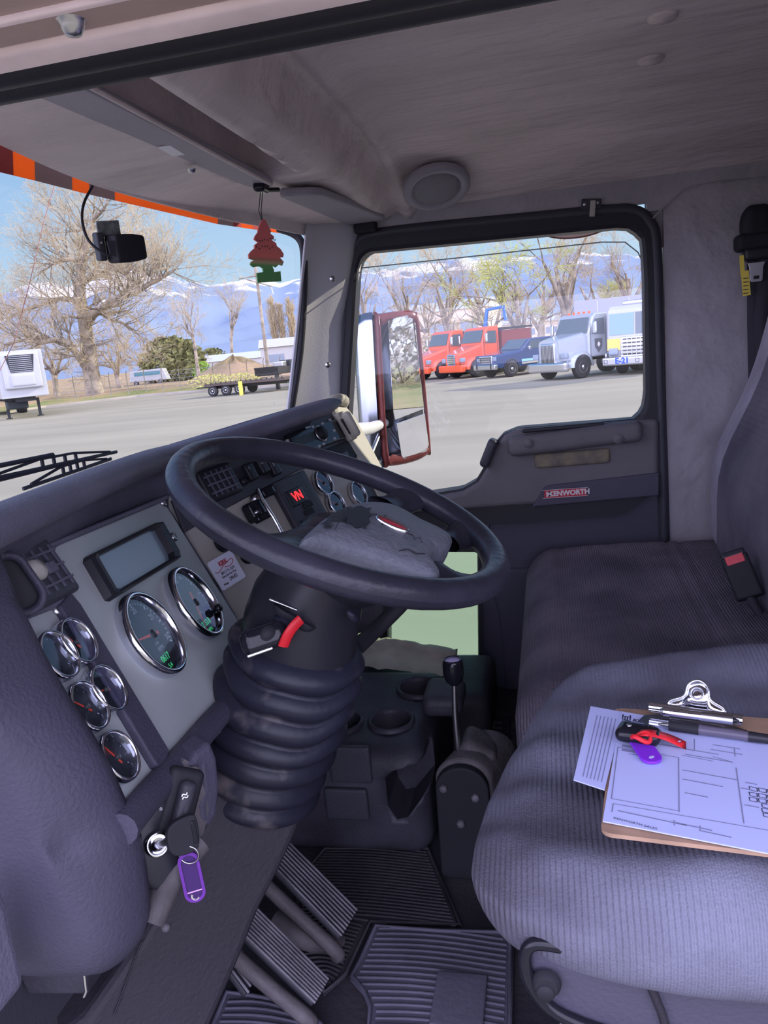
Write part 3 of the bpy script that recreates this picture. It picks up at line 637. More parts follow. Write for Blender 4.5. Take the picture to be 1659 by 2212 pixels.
# cubby under the radio
cb = MB().rbox((pb(705, 985)+pb(770, 950))/2+DB*.012, (.19, .045, .008), .003, R=RB).build('storage_slot', M['blackm'], dash)
MB().rbox(pb(735, 990, .006), (.06, .022, .02), .005, R=RB).build('phone_holder', M['dashdark'], dash)
# 41N box
o4 = (pb(592, 1057)+pb(652, 1024)+pb(700, 1107)+pb(636, 1162))/4
bx = MB().rbox(o4+NB*.004, (.125, .118, .014), .004, R=RB).build('control_box', M['dashdark'], dash, label='dark control box with a red lit display')
dc_ = pb(640, 1073, .010); MB().rbox(dc_, (.062, .036, .007), .003, R=RB).build('display_frame', M['black'], bx)
MB().text('VN', dc_+NB*.0042, LB, -DB, .026, ext=0, bold=.0012).build('red_digits', M['redled'], bx)
for x, y in ((665, 1090), (668, 1105)): MB().rbox(pb(x, y, .012), (.034, .012, .004), .002, R=RB).build('control_button', M['blackm'], bx)
rb_ = MB().rbox(pb(662, 1132, .012), (.03, .022, .006), .003, R=RB).build('gear_button', M['blackg'], bx)
MB().text('R', pb(661, 1133, .0165), LB, -DB, .016, ext=0, bold=.0005).build('gear_letter', M['white'], rb_)
# small centre gauges
for x, y, nd in ((694, 1046, 130), (722, 1092, 140), (769, 1069, None)):
    gauge(pb(x, y), NB, LB, .0305, .012, 'small_gauge', nd, [], tick=(220, -40, 11))
# chrome rod and black levers on the panel
b = MB().tube([pb(556, 1058, .022), pb(565, 1078, .030), pb(590, 1118, .032), pb(612, 1158, .030)], .0042, 10); b.build('chrome_rod', M['chrome'], dash, label='slim chrome rod across the centre panel')
b = MB().rbox(pb(572, 1066, .014), (.040, .020, .028), .006, R=RB); b.build('rod_mount', M['blackg'], dash)
b = MB().rbox(pb(550, 1105, .012), (.042, .038, .024), .007, R=RB); b.rbox(pb(566, 1118, .026), (.040, .014, .016), .005, R=RB); k = b.build('toggle_switch', M['blackg'], dash)
MB().lathe([(.005, 0), (.004, .006), (0, .007)], pb(552, 1108, .024), NB, 12).build('switch_screw', M['steel'], k)
MB().lathe([(.010, 0), (.009, .010), (0, .011)], pb(549, 1079, .003), NB, 16).build('panel_knob', M['steel'], dash)
for x, y, mt, l in ((478, 1174, 'red', 'red lit push knob'), (531, 1200, 'black', 'black push knob')):
    k = MB().lathe([(.017, 0), (.0175, .010), (.014, .016), (.010, .016)], pb(x, y, .003), NB, 24).build('push_knob', M['blackg'], dash, label=l)
    MB().lathe([(.0105, .0), (.0105, .017), (.008, .019), (0, .0195)], pb(x, y, .003), NB, 20).build('knob_cap', M['red'] if mt == 'red' else M['black'], k)
    if mt == 'black': MB().box(pb(x, y+2, .0235), (.010, .002, .0006), RB).build('knob_mark', M['white'], k)
# service card stuck on the panel
cp_ = [pb(x, y, .004) for x, y in ((446, 1217), (498, 1188), (530, 1246), (483, 1276))]
cc = sum(cp_, V())/4; uc = ((cp_[1]-cp_[0])+(cp_[2]-cp_[3])).normalized(); vc_ = NB.cross(uc); W_ = (cp_[1]-cp_[0]).length; H_ = (cp_[3]-cp_[0]).length
card = thing('service_card', 'white garage service reminder card stuck on the grey centre panel', 'sticker', tuple(cc))
MB().prism([cc+uc*x+vc_*y-NB*.0005 for x, y in rrect(W_, H_, .004)], NB*.001).build('card', M['card'], card)
def ct(t, x, y, s, mt, nm, bold=.0002):
    MB().text(t, cc+uc*(x*W_)+vc_*(y*H_), uc, vc_, s*H_, ext=.0008, bold=bold).build(nm, mt, card)
ct('KIRK', .0, .27, .20, M['redlabel'], 'card_logo', .0006)
b = MB().tube(catmull([cc+uc*(x*W_)+vc_*(y*H_)+NB*.001 for x, y in ((-.40, .12), (-.36, .07), (-.25, .08), (-.08, .16), (.12, .22), (.30, .26), (.37, .20), (.30, .12), (.15, .08), (-.02, .12))], 5), .0006, 5); b.build('logo_swoosh', M['redlabel'], card)
ct('(801) 731-3239', .02, -.02, .115, M['inkd'], 'phone_number')
ct('Next Service Due:', .0, -.14, .10, M['inkd'], 'card_line')
ct('24683', .08, -.29, .17, M['inkd'], 'handwriting')
ct('Mileage', -.27, -.36, .08, M['inkd'], 'card_line')
# cream end of the dash on the passenger side ------------------------
pc0 = [(718, 872), (738, 866), (750, 880), (770, 905), (795, 950), (826, 1010), (846, 1060), (846, 1110), (826, 1085), (786, 1006), (750, 945), (716, 884)]
slab([pb(x, y, .006) for x, y in pc0], NB, .03, 'cream_end', M['cream'], bevel=.003, label='pale sunlit end panel of the dash')
b = MB(); q0 = pb(714, 868, .010); q1 = pb(742, 866, .010); b.tube(catmull([q0-V((0, 0, .004)), q0+(q1-q0)*.5+V((0, 0, .004)), q1, q1+V((-.02, .012, -.012)), q1+V((-.10, .02, -.02))], 5), .015, 12); b.build('cream_roll', M['cream'], dash)
vb = MB().rbox(pb(747, 921, .010), (.035, .075, .014), .004, R=RB).build('side_vent', M['cream'], dash, label='pale side air vent')
b = MB()
for i in range(4): b.box(pb(741+i*5, 909+i*8, .0175), (.015, .010, .002), RB)
b.build('vent_slots', M['black'], vb)
b = MB().rbox(pb(756, 918, .022), (.020, .066, .03), .009, R=RB); b.build('vent_thumb', M['cream'], vb)
# ================================================================ steering wheel
WC = V((-.2725, .500, .794)); WN = V((.412, -.026, .911)).normalized(); WX = WN.cross(V((0, 1, 0))).normalized(); WY = WN.cross(WX)
plW = (WC+WN*.014, WN)
sw = thing('steering_wheel', 'large worn black four-spoke steering wheel with an oval emblem', 'steering wheel', tuple(WC))
b = MB(); g = []
for i in range(96):
    a = 2*pi*i/96; d = WX*cos(a)+WY*sin(a); c_ = WC+d*.2145; row = []
    for k in range(17):
        q = 2*pi*k/16; rr = .0185*(1+.010*sin(a*34)*max(0, -sin(q))); row.append(c_+d*cos(q)*rr+WN*sin(q)*rr*.98)
    g.append(row)
g.append(g[0]); b.grid(g); b.build('rim', M['wheel'], sw)
padpx = [(650, 1168), (668, 1145), (700, 1118), (742, 1094), (790, 1083), (838, 1086), (872, 1098), (918, 1124), (976, 1153), (972, 1177), (945, 1184), (934, 1200), (938, 1216), (953, 1234), (940, 1243), (896, 1229), (850, 1212), (800, 1193), (760, 1182), (705, 1172)]
pp = catmull([at(x, y, pl=plW) for x, y in padpx], 3, closed=True)
cp_ = at(820, 1150, pl=plW)
g = []
for k, h in ((.97, -.045), (1.0, -.022), (1.0, -.006), (.965, .0), (.86, .005), (.6, .009), (.3, .0105), (.02, .011)):
    g.append([cp_+(p-cp_)*k+WN*h for p in pp+[pp[0]]])
pad = MB().grid([[r[j] for r in g] for j in range(len(pp)+1)]).build('hub_pad', M['wheelworn'], sw, label='cracked and peeling centre pad')
def onpad(x, y): return at(x, y, pl=(WC+WN*.0258, WN))
pk = [(742, 1108), (752, 1100), (760, 1104), (768, 1094), (780, 1092), (792, 1098), (802, 1096), (797, 1106), (805, 1112), (796, 1118), (800, 1128), (790, 1132), (792, 1142), (780, 1138), (768, 1140), (760, 1130), (748, 1128), (752, 1118)]
MB().prism([onpad(*p)-WN*.001 for p in pk], WN*.0012).build('peeled_patch', mat('bare dark patch', (.018, .02, .028), .5), pad)
for k, ln in enumerate((((803, 1112), (812, 1110), (822, 1116), (834, 1114)), ((880, 1152), (892, 1156), (896, 1166), (905, 1160), (912, 1172)), ((742, 1120), (730, 1130), (724, 1142)), ((862, 1190), (880, 1186), (900, 1196), (918, 1196)))):
    MB().tube([onpad(*p) for p in ln], .0007, 4).build('crack', M['black'], pad)
# four spokes
def spoke(px0, px1, w0, w1, h0=-.012):
    p = at(*px0, pl=(WC+WN*h0, WN)); q_ = at(*px1, pl=(WC, WN)); d = (q_-WC).normalized(); q = WC+d*.212; mid = (p+q)/2-WN*.006
    pts = catmull([p, mid, q], 5); n = len(pts); tv = WN.cross((q-p).normalized()); g = []
    for i, c in enumerate(pts):
        w_ = w0+(w1-w0)*abs(2*i/(n-1)-.7)/1.3
        g.append([c+tv*cos(a)*w_+WN*sin(a)*.012 for a in [2*pi*k/12 for k in range(13)]])
    MB().grid(g).build('spoke', M['wheel'], sw)
spoke((960, 1168), (1062, 1150), .020, .034); spoke((935, 1232), (1035, 1262), .018, .034)
spoke((830, 1095), (905, 1065), .024, .036); spoke((690, 1165), (560, 1185), .03, .035)
em = at(847, 1132, pl=(WC+WN*.026, WN)); eu = (at(882, 1149, pl=plW)-at(812, 1116, pl=plW)).normalized(); ev = WN.cross(eu)
b = MB(); b.lathe([(.0235, -.003), (.0235, .001), (.0215, .0025), (.020, .001)], em, WN, 36, sy=.46, ux=eu, caps=False); e_ = b.build('emblem', M['chrome'], sw, label='chrome rimmed oval emblem')
MB().lathe([(.0205, .0), (.019, .0016), (0, .002)], em, WN, 32, sy=.44, ux=eu).build('emblem_field', M['redlabel'], e_)
b = MB().lathe([(.045, -.11), (.070, -.085), (.085, -.055), (.080, -.035), (.065, -.02), (.04, -.014)], WC-WX*.03, WN, 36); b.build('hub_cover', M['black'], sw)
b = MB(); b.rbox(at(800, 1190, pl=(WC-WN*.004, WN)), (.07, .016, .018), .006, R=frame(WN, tuple(WX*.35+WY))); b.build('horn_button', M['blackg'], sw)
# ================================================================ steering column
col = thing('steering_column', 'black steering column with switch levers over a dusty pleated rubber boot', 'steering column', (-.44, .5, .30))
cen = [(-.277, .748), (-.30, .725), (-.318, .705), (-.334, .68), (-.348, .645), (-.358, .61), (-.362, .59)]; rad_ = [.058, .064, .070, .076, .080, .083, .078]
def ringpts(cx, cz, r, n=48, tilt=0, wob=0, ph=0, sx=1.0):
    T = V((.36, 0, .93)).normalized(); xx = V((T.z, 0, -T.x)); return [V((cx, .5, cz))+xx*cos(a)*r*sx+V((0, 1, 0))*sin(a)*r+T*(wob*sin(2*a+ph)+wob*.5*sin(5*a+ph*1.7)) for a in [2*pi*k/n for k in range(n+1)]]
b = MB().grid([ringpts(cx, cz, r) for (cx, cz), r in zip(cen, rad_)][::-1]); b.build('shroud', M['black'], col, label='smooth black column shroud')
g = []; NP = 7
for i in range(NP*10+1):
    t = i/(NP*10); cx = lerpl([0, .22, .45, .75, 1], [-.356, -.372, -.400, -.438, -.452], t); cz = .618 - .245*t
    r = lerpl([0, .08, .5, .8, 1], [.086, .092, .099, .094, .084], t); ph = t*NP
    r += .014*(abs(sin(pi*ph))**.8-.5)
    g.append(ringpts(cx, cz, r, wob=.008*sin(pi*min(1, t*1.6)), ph=1.2+t*.8))
MB().grid(g[::-1]).build('boot', M['boot'], col, label='dusty pleated black rubber boot')
# switch handle with chrome edge, on the driver's side of the shroud
sc = at(572, 1378, Y=.395); Rs = frame((.45, -.8, .4), (0, 0, 1)) @ Matrix.Rotation(radians(8), 3, 'Z')
h_ = MB().rbox(sc, (.062, .034, .026), .012, R=Rs).build('turn_signal_handle', M['blackg'], col)
MB().rbox(sc+Rs@V((-.012, -.015, .009)), (.034, .005, .008), .002, R=Rs).build('chrome_edge', M['chrome'], h_)
MB().lathe([(.011, 0), (.010, .002), (0, .0025)], sc+Rs@V((.004, .004, .0125)), Rs.col[2], 24, sy=.8).build('handle_inset', M['blackm'], h_)
MB().tube([sc+Rs@V((.02, .01, -.004)), at(622, 1340, Y=.42), at(648, 1345, Y=.44)], [.013, .012, .012], 14).build('handle_neck', M['boot'], col)
b = MB().tube(catmull([at(650, 1338, Y=.405), at(636, 1352, Y=.398), at(622, 1372, Y=.392), at(612, 1396, Y=.392)], 4), .0075, 8, flat=.35); b.build('hazard_tab', M['red'], col, label='red hazard warning tab')
sl_ = MB().rbox(at(632, 1338, Y=.428), (.062, .012, .040), .014, R=frame((.35, -.9, .2), (0, 0, 1)) @ Matrix.Rotation(radians(-38), 3, 'Z')); sl_.build('switch_slot', M['blackm'], col)
MB().rbox(at(612, 1305, Y=.428), (.040, .004, .018), .002, R=frame((.35, -.9, .2), (0, 0, 1)) @ Matrix.Rotation(radians(-30), 3, 'Z')).build('shroud_plate', M['steel'], col)
MB().tube(catmull([at(770, 1400, Y=.56), at(810, 1362, Y=.62), at(858, 1315, Y=.66), at(880, 1290, Y=.67)], 4), .0125, 12).build('tilt_lever', M['blackm'], col)
MB().lathe([(.006, 0), (.006, .002), (0, .003)], at(762, 1330, Y=.435), (.6, -.8, .1), 14, sy=1.8).build('shroud_screw', M['boot'], col)
# cover over the lower column
def pc_(x, y): return at(x, y, pl=(V((-.44, .415, .36)), V((.62, -.76, .20)).normalized()))
cv = [(468, 1700), (530, 1735), (600, 1752), (655, 1745), (648, 1790), (606, 1882), (560, 1972), (520, 2075), (470, 2190), (440, 2260), (110, 2260), (180, 2205), (240, 2120), (310, 2020), (400, 1860), (450, 1760)]
b = MB().prism([pc_(x, y) for x, y in cv], V((-.10, .15, .02))); b.build('column_cover', M['cover'], label='large flat brown-grey cover over the lower steering column', cat='panel', bevel=.012)
b = MB().tube([pc_(305, 2030)+V((.002, -.002, 0)), pc_(285, 2080)+V((.002, -.002, 0)), pc_(245, 2190)+V((.002, -.002, 0))], .0012, 5)
b.build('cover_seam', M['rubber'], bpy.data.objects['column_cover'])
MB().lathe([(.006, 0), (.005, .004), (0, .005)], pc_(358, 2003), (.62, -.76, .2), 8).build('cover_screw', M['pedal'], bpy.data.objects['column_cover'])
# ---------------------------------------------------------------- key in the ignition and its tag
kh = at(393, 1805, Y=.18)
o = thing('ignition_key', 'black headed key turned in the ignition switch', 'key', tuple(kh))
Rk = frame((.75, -.62, .2), (0, 0, 1)) @ Matrix.Rotation(radians(-4), 3, 'Z')
P2 = [(-.016, -.017), (.010, -.021), (.017, -.014), (.018, .014), (.013, .019), (-.008, .018), (-.017, .010)]
b = MB().prism([kh+Rk@V((x, y, -.004)) for x, y in rnd(P2, 2)], Rk@V((0, 0, .008))); b.build('key_head', M['blackm'], o, bevel=.002)
MB().rbox(kh+Rk@V((.012, 0, .0045)), (.005, .024, .002), .001, R=Rk).build('key_slot', M['blackg'], o)
MB().tube([kh+Rk@V((-.014, 0, 0)), ic+nI*.014-yI*.004], .0045, 8, flat=.5).build('key_blade', M['steel'], o)
b = MB(); rcn = kh+Rk@V((.004, -.022, 0)); b.tube([rcn+V((0.004, 0, 0))*cos(a)*1+V((.007*cos(a)*.8, .002*cos(a), .010*sin(a))) for a in [2*pi*k/24 for k in range(24)]], .0009, 6, closed=True); b.build('key_ring', M['steel'], o)
tc_ = at(414, 1893, Y=.18)
o = thing('key_tag', 'translucent purple oval key tag hanging from the ignition key', 'key tag', tuple(tc_))
Rt = frame((.45, -.88, .1), (0, 0, 1)) @ Matrix.Rotation(radians(3), 3, 'Z')
op = rrect(.0215, .056, .0105, 8); ip = rrect(.0155, .049, .0076, 8)
g = [[tc_+Rt@V((x, y, h)) for x, y in q+[q[0]]] for q, h in ((ip, -.0025), (op, -.0025), (op, .0025), (ip, .0025))]
MB().grid(g+[g[0]], smooth=False).build('tag_rim', mat('purple tag rim', (.13, .035, .27), .25), o, label='bright purple rim')
MB().prism([tc_+Rt@V((x, y, -.001)) for x, y in ip], Rt@V((0, 0, .002))).build('tag_face', mat('dark purple tag', (.05, .022, .11), .2), o)
MB().box(tc_+Rt@V((0, -.016, .0016)), (.015, .001, .001), Rt).build('tag_glint', mat('pink tag glint', (.75, .40, .75), .3), o)  # pink glint painted on as a small raised bar
MB().tube([tc_+Rt@V((.004*cos(a), -.0215+.004*sin(a), .0015)) for a in [pi*k/12+pi*.8 for k in range(13)]], .0012, 6).build('tag_loop', M['cream'], o)
# ---------------------------------------------------------------- pedals
def pedal(name, q, label, n=9, zt=(.15, .05), back=True, parent=None):
    # q = toe-far, heel-far, heel-near, toe-near pixels
    A = at(*q[0], Z=zt[0]); B = at(*q[1], Z=zt[1]); C_ = at(*q[2], Z=zt[1]); D_ = at(*q[3], Z=zt[0])
    o = thing(name, label, 'pedal', tuple((B+C_)/2))
    N_ = (B-A).cross(D_-A).normalized(); N_ = -N_ if N_.z < 0 else N_
    MB().prism([A-N_*.012, B-N_*.012, C_-N_*.012, D_-N_*.012], N_*.010).build('pedal_plate', M['rubber'], o, bevel=.004)
    for i in range(n):
        t = (i+.5)/n; p = A+(D_-A)*t; q_ = B+(C_-B)*t
        MB().tube([p-N_*.001, q_-N_*.001], .0022, 6).build('pedal_rib', M['pedal'], o)
    if back:
        s0 = D_-N_*.02; s1 = C_-N_*.02; dn = (D_-A).normalized()
        b = MB(); b.tube(catmull([s0+dn*.012+V((-.03, 0, .02)), s0*.6+s1*.4+dn*.018, s1+dn*.010, s1-V((0, 0, .02))], 4), [.012]*13, 8); b.build('pedal_arm', M['dirtymetal'], o)
    return o
pedal('accelerator_pedal', [(610, 1800), (774, 1962), (737, 2024), (585, 1868)], 'ribbed treadle pedal, the upper and farther of the two long ones')
pedal('brake_pedal', [(548, 1950), (712, 2112), (680, 2168), (520, 2015)], 'ribbed treadle pedal, the lower and nearer of the two long ones')
pedal('clutch_pedal', [(512, 2036), (557, 2084), (536, 2150), (492, 2090)], 'small ribbed pedal pad peeping out beside the column cover', 5, (.12, .08), False)
b = MB(); 
b.tube(catmull([at(600, 1985, Z=.03), at(650, 2020, Z=.02), at(700, 2035, Z=0), at(735, 2030, Z=-.02)], 4), [.018, .018, .02, .02, .02, .02, .02, .018, .016, .016, .015, .014, .012], 10)
b.build('pedal_linkage', M['dirtymetal'], label='dusty cast linkage between the two long pedals', cat='pedal linkage')
# ---------------------------------------------------------------- floor mats
def mat_(name, pxs, z, label, sp=.0125, th=.008, grp=None, mt='matr'):
    P_ = [at(x, y, Z=z) for x, y in pxs]; c = sum(P_, V())/len(P_)
    o = thing(name, label, 'floor mat', (c.x, c.y, z), group=grp)
    MB().prism([V((p.x, p.y, z-th)) for p in P_], (0, 0, th)).build('mat_base', M[mt], o, bevel=.002)
    b = MB(); y0 = min(p.y for p in P_); y1 = max(p.y for p in P_); y = y0+sp
    while y < y1-sp*.6:
        xs = []
        for i in range(len(P_)):
            a, e = P_[i], P_[(i+1) % len(P_)]
            if (a.y-y)*(e.y-y) < 0: xs.append(a.x+(e.x-a.x)*(y-a.y)/(e.y-a.y))
        xs.sort()
        for i in range(0, len(xs)-1, 2):
            if xs[i+1]-xs[i] > .03:
                xa, xb = xs[i]+.012, xs[i+1]-.012; n = 8
                b.tube([(xa+(xb-xa)*k/n, y+.006*sin(pi*k/n*1.2), z) for k in range(n+1)], .0033, 5, flat=.9)
        y += sp
    r = b.build('mat_ribs', M[mt], o); tag(r, kind='stuff')
    b = MB().tube([p+(c-p)*.03+V((0, 0, .001)) for p in P_], .004, 6, closed=True); b.build('mat_border', M[mt], o)
    return o
m1 = mat_('floor_mat', [(808, 1998), (860, 2003), (960, 2010), (1092, 2012), (1110, 2040), (1105, 2260), (790, 2260), (797, 2180), (785, 2145), (756, 2112), (775, 2075)], -.036, 'ribbed grey rubber mat under the front of the driver seat')
MB().rbox(at(992, 2160, Z=-.031), (.084, .105, .006), .003).build('heel_pad', M['matr'], m1)
mat_('floor_mat', [(486, 2142), (545, 2150), (600, 2160), (660, 2185), (700, 2215), (720, 2300), (440, 2300), (455, 2220)], -.036, 'ribbed grey rubber mat below the pedals at the bottom edge')
mat_('floor_mat', [(150, 2150), (250, 2158), (330, 2185), (350, 2300), (60, 2300), (100, 2190)], -.036, 'dark ribbed rubber mat left of the column cover', mt='floor')
m4 = mat_('floor_mat', [(985, 1560), (1140, 1560), (1190, 1700), (1200, 1800), (960, 1800), (965, 1640)], -.038, 'dark finely ribbed mat with a maker plate beyond the gear lever', .010, .006, mt='floor')
MB().rbox((-.185, 1.30, -.033), (.085, .42, .006), .003).build('maker_plate', M['cover'], m4)
MB().text('KENWORTH', (-.185, 1.30, -.0295), (0, 1, 0), (-1, 0, 0), .062, ext=.0006, bold=.0005).build('plate_lettering', M['pedal'], m4)
m5 = mat_('floor_mat', [(640, 1900), (700, 1830), (930, 1830), (1000, 2000), (800, 1992), (745, 2110), (700, 2150), (640, 2060)], -.042, 'dark ribbed rubber floor cover between the pedals and the gear lever', .009, .004, mt='floor')
# ---------------------------------------------------------------- gear lever
gk = at(979, 1447, Y=.93)
o = thing('gear_lever', 'gear lever with a dark knob on a steel shaft above a bolted tower', 'gear lever', (-.205, .93, -.05))
MB().lathe([(0, -.030), (.010, -.030), (.017, -.022), (.0205, -.008), (.0205, .012), (.0185, .021), (.0165, .023), (.015, .021), (0, .021)], gk, (0, 0, 1), 32).build('knob', M['blackg'], o)
MB().lathe([(.0145, .0205), (.013, .0225), (0, .023)], gk, (0, 0, 1), 28).build('knob_cap', mat('pale violet knob cap', (.45, .38, .62), .25), o)
MB().tube([gk-V((0, 0, .028)), at(983, 1540, Y=.93), at(990, 1625, Y=.93)], [.0048, .0062, .0068], 12).build('shaft', M['steel'], o)
tw = []
for k in range(17):
    a = pi*k/16; tw.append(V((-.200+.052*cos(a), .865, .150+.048*sin(a))))
tw = [V((-.145, .865, -.05))]+tw+[V((-.255, .865, -.05))]
twr = MB().prism(tw, (0, .02, 0)).build('front_plate', M['blackm'], o, bevel=.004)
b = MB().prism([V((p.x+(p.x+.2)*.08, p.y+.018, p.z+(.010 if p.z > 0 else 0))) for p in tw], (.045, .12, 0)); b.build('tower', M['dirtymetal'], o, bevel=.008)
b = MB().rbox((-.172, .955, .190), (.075, .085, .05), .018, R=Matrix.Rotation(radians(28), 3, 'Y')); b.build('shaft_collar', M['dirtymetal'], o)
for x, y in ((958, 1702), (1027, 1722), (996, 1778)):
    MB().lathe([(.0085, 0), (.0085, .005), (.0065, .008), (0, .009)], at(x, y, Y=.864), (0, -1, 0), 6).build('bolt', M['pedal'], o)
# ---------------------------------------------------------------- cup holder console
def cut(ob, cutters):
    for c in cutters:
        md = ob.modifiers.new('c', 'BOOLEAN'); md.object = c; md.operation = 'DIFFERENCE'; md.solver = 'EXACT'
    bpy.context.view_layer.update(); dg = bpy.context.evaluated_depsgraph_get()
    me = bpy.data.meshes.new_from_object(ob.evaluated_get(dg)); ob.modifiers.clear(); old = ob.data; ob.data = me
    for c in cutters: bpy.data.objects.remove(c)
con = thing('cup_holder_console', 'dark moulded floor console with round cup holders under the dash', 'console', (-.45, 1.12, -.05))
def topo(p):
    z = p.z
    return (p.x + (.05*(1-smooth01((p.z+.15)/.2)) if p.x > 0 else 0), p.y, z)
b = MB().rbox((-.48, 1.13, .07), (.40, .42, .25), .045, k=4, m=8); cb_ = b.build('console_body', M['console'], con)
c1, c2, c3 = at(905, 1485, Z=.20), at(845, 1556, Z=.20), at(735, 1560, Z=.20)
cts = []
for c, r in ((c1, .046), (c2, .044), (c3, .044)):
    cts.append(MB().lathe([(r*.9, -.10), (r, .06)], c, (0, 0, 1), 32).build('cutter', M['blackm']))
tri = [at(x, y, Y=.92) for x, y in ((832, 1680), (850, 1665), (920, 1650), (935, 1665), (935, 1700), (880, 1765), (858, 1770), (838, 1740))]
cts.append(MB().prism([p-V((0, .05, 0)) for p in tri], (0, .16, 0)).build('cutter', M['blackm']))
cut(cb_, cts)
for c, r in ((c1, .046), (c2, .044), (c3, .044)):
    g = [[c+V((cos(a)*rr, sin(a)*rr, -.003+h)) for a in [2*pi*k/36 for k in range(37)]] for rr, h in ((r*1.22, -.006), (r*1.2, .004), (r*1.10, .0085), (r*1.0, .006), (r*.97, -.004), (r*.9, -.085))]
    MB().grid(g).build('cup_ring', M['console'], con)
for x0, y0, x1, y1 in ((708, 1610, 806, 1690), (700, 1700, 800, 1770)):
    p = (at(x0, y0, Y=.917)+at(x1, y1, Y=.917))/2; s = at(x1, y1, Y=.917)-at(x0, y0, Y=.917)
    MB().rbox(p, (abs(s.x), .016, abs(s.z)), .006).build('console_drawer', M['dashdark'], con)
MB().rbox(at(960, 1505, Y=1.12), (.09, .12, .05), .02).build('console_lug', M['console'], con)
# ledge and canvas bag below the peep window
MB().rbox((-.45, 1.54, .0), (.52, .30, .17), .03).build('floor_ledge', M['floor'], label='dark moulded ledge between the console and the passenger door', cat='ledge')
g = []; random.seed(3)
for i in range(29):
    u = i/28; row = []
    for j in range(13):
        v_ = j/12; px = 772+(985-772)*u; py = (1368+35*u)*(1-v_)+(1436+28*u)*v_
        p = at(px, py, Y=1.62-.14*v_); n_ = noise.noise(V((u*7, v_*3, 0)))*.016+noise.noise(V((u*17+v_*9, v_*5, 4)))*.007
        row.append(p+V((0, -abs(n_), n_*.4)))
    g.append(row)
g2 = [[p+V((0, .035, -.012)) for p in r] for r in g]
b = MB().grid(g); b.grid([r[::-1] for r in g2]); b.grid([[r[0], r2[0]] for r, r2 in zip(g, g2)]); b.grid([[r2[-1], r[-1]] for r, r2 in zip(g, g2)])
b.build('canvas_bag', M['cloth'], label='grubby crumpled cream canvas bag below the peep window', cat='bag')
# ================================================================ seats
def nz_(p, s, k=0): return noise.noise(V((p.x*s+k, p.y*s, p.z*s)))
seat = thing('driver_seat', 'near grey velour driver seat with a rounded worn cushion', 'seat', (.25, .38, -.05))
def dcush(p):
    x, y, z = p
    top = smooth01((z+.02)/.08)
    z += top*(.020*smooth01((y-.12)/.12) - .006*math.exp(-((y+.05)/.16)**2) - .018*smooth01((x-.05)/.3))
    z -= (1-top)*.0
    k = smooth01((.02-x)/.33); y -= 0; z -= top*.03*k*k
    w_ = .0035*sin(y*60+x*22)*smooth01((-x-.02)/.2)*top
    n = nz_(V((x, y, z)), 7)*.006+nz_(V((x, y, z)), 19, 3)*.0022
    x += .44*max(0, y+.2)**2*(1-smooth01((x+.15)/.45))
    # rounded plan corners at the front
    if x < -.12: 
        q = (-x-.12)/.22; y *= 1-.22*q*q
    return (x, y, z+w_+n*top)
MB().rbox((.245, .385, .474), (.69, .53, .135), .064, k=8, m=26, fn=dcush).build('seat_cushion', M['seat'], seat)
def dback(p): return (p.x-.03*math.exp(-((p.z-.1)/.3)**2), p.y, p.z+nz_(p, 6)*.004)
MB().rbox((.66, .385, .80), (.15, .50, .70), .065, k=5, m=10, fn=dback, R=Matrix.Rotation(radians(10), 3, 'Y')).build('backrest', M['seatside'], seat)
sp = [at(x, y, Y=.155) for x, y in ((1138, 2050), (1152, 2028), (1300, 2066), (1480, 2110), (1700, 2150), (1700, 2300), (1330, 2240), (1230, 2205), (1172, 2160), (1140, 2100))]
MB().prism(sp, (0, .42, 0)).build('seat_pan', M['doordark'], seat, bevel=.006)
lip = catmull([at(x, y, Y=.150) for x, y in ((1290, 2062), (1200, 2042), (1150, 2040), (1134, 2070), (1145, 2120), (1185, 2175), (1250, 2210), (1340, 2240), (1450, 2270))], 4)
MB().tube(lip, .0062, 10).build('pan_lip', M['blackg'], seat, label='glossy rolled lip of the seat pan')
kb = at(1180, 2122, Y=.15); q = MB().lathe([(.014, 0), (.013, .004), (.010, .008)], kb, (0, -1, 0), 28).build('knob_recess', M['blackm'], seat)
MB().lathe([(.009, .0), (.009, .008), (.007, .011), (0, .011)], kb+V((-.001, 0, -.004)), (0, -1, 0), 24).build('adjuster_knob', M['blackm'], q)
MB().tube([at(1395, 2105, Y=.152), at(1430, 2190, Y=.152), at(1450, 2260, Y=.152)], .004, 8).build('pan_rib', M['cover'], seat)
b = MB().rbox((.28, .42, .13), (.60, .40, .34), .03, k=3, m=10, fn=lambda p: (p.x, p.y+.006*sin(p.z*46), p.z)); b.build('seat_skirt', mat('grey vinyl skirt', (.22, .20, .20), .6, bump=.3, bscale=60), seat, label='pleated grey vinyl skirt below the seat')
for zz in (.255, .235): MB().tube([(-.005, .214, zz+.02), (.30, .212, zz+.02)], .0012, 5).build('stitch_line', M['lgrey'], seat)
for x, mt in ((1562, 'steel'), (1618, 'lcd')):
    p = at(x, 2190, Y=.17); MB().tube([p+V((0, 0, .012)), p-V((0, 0, .04))], .0065, 12).build('air_fitting', M['steel'] if mt == 'steel' else mat('blue fitting', (.03, .18, .5), .35), seat)
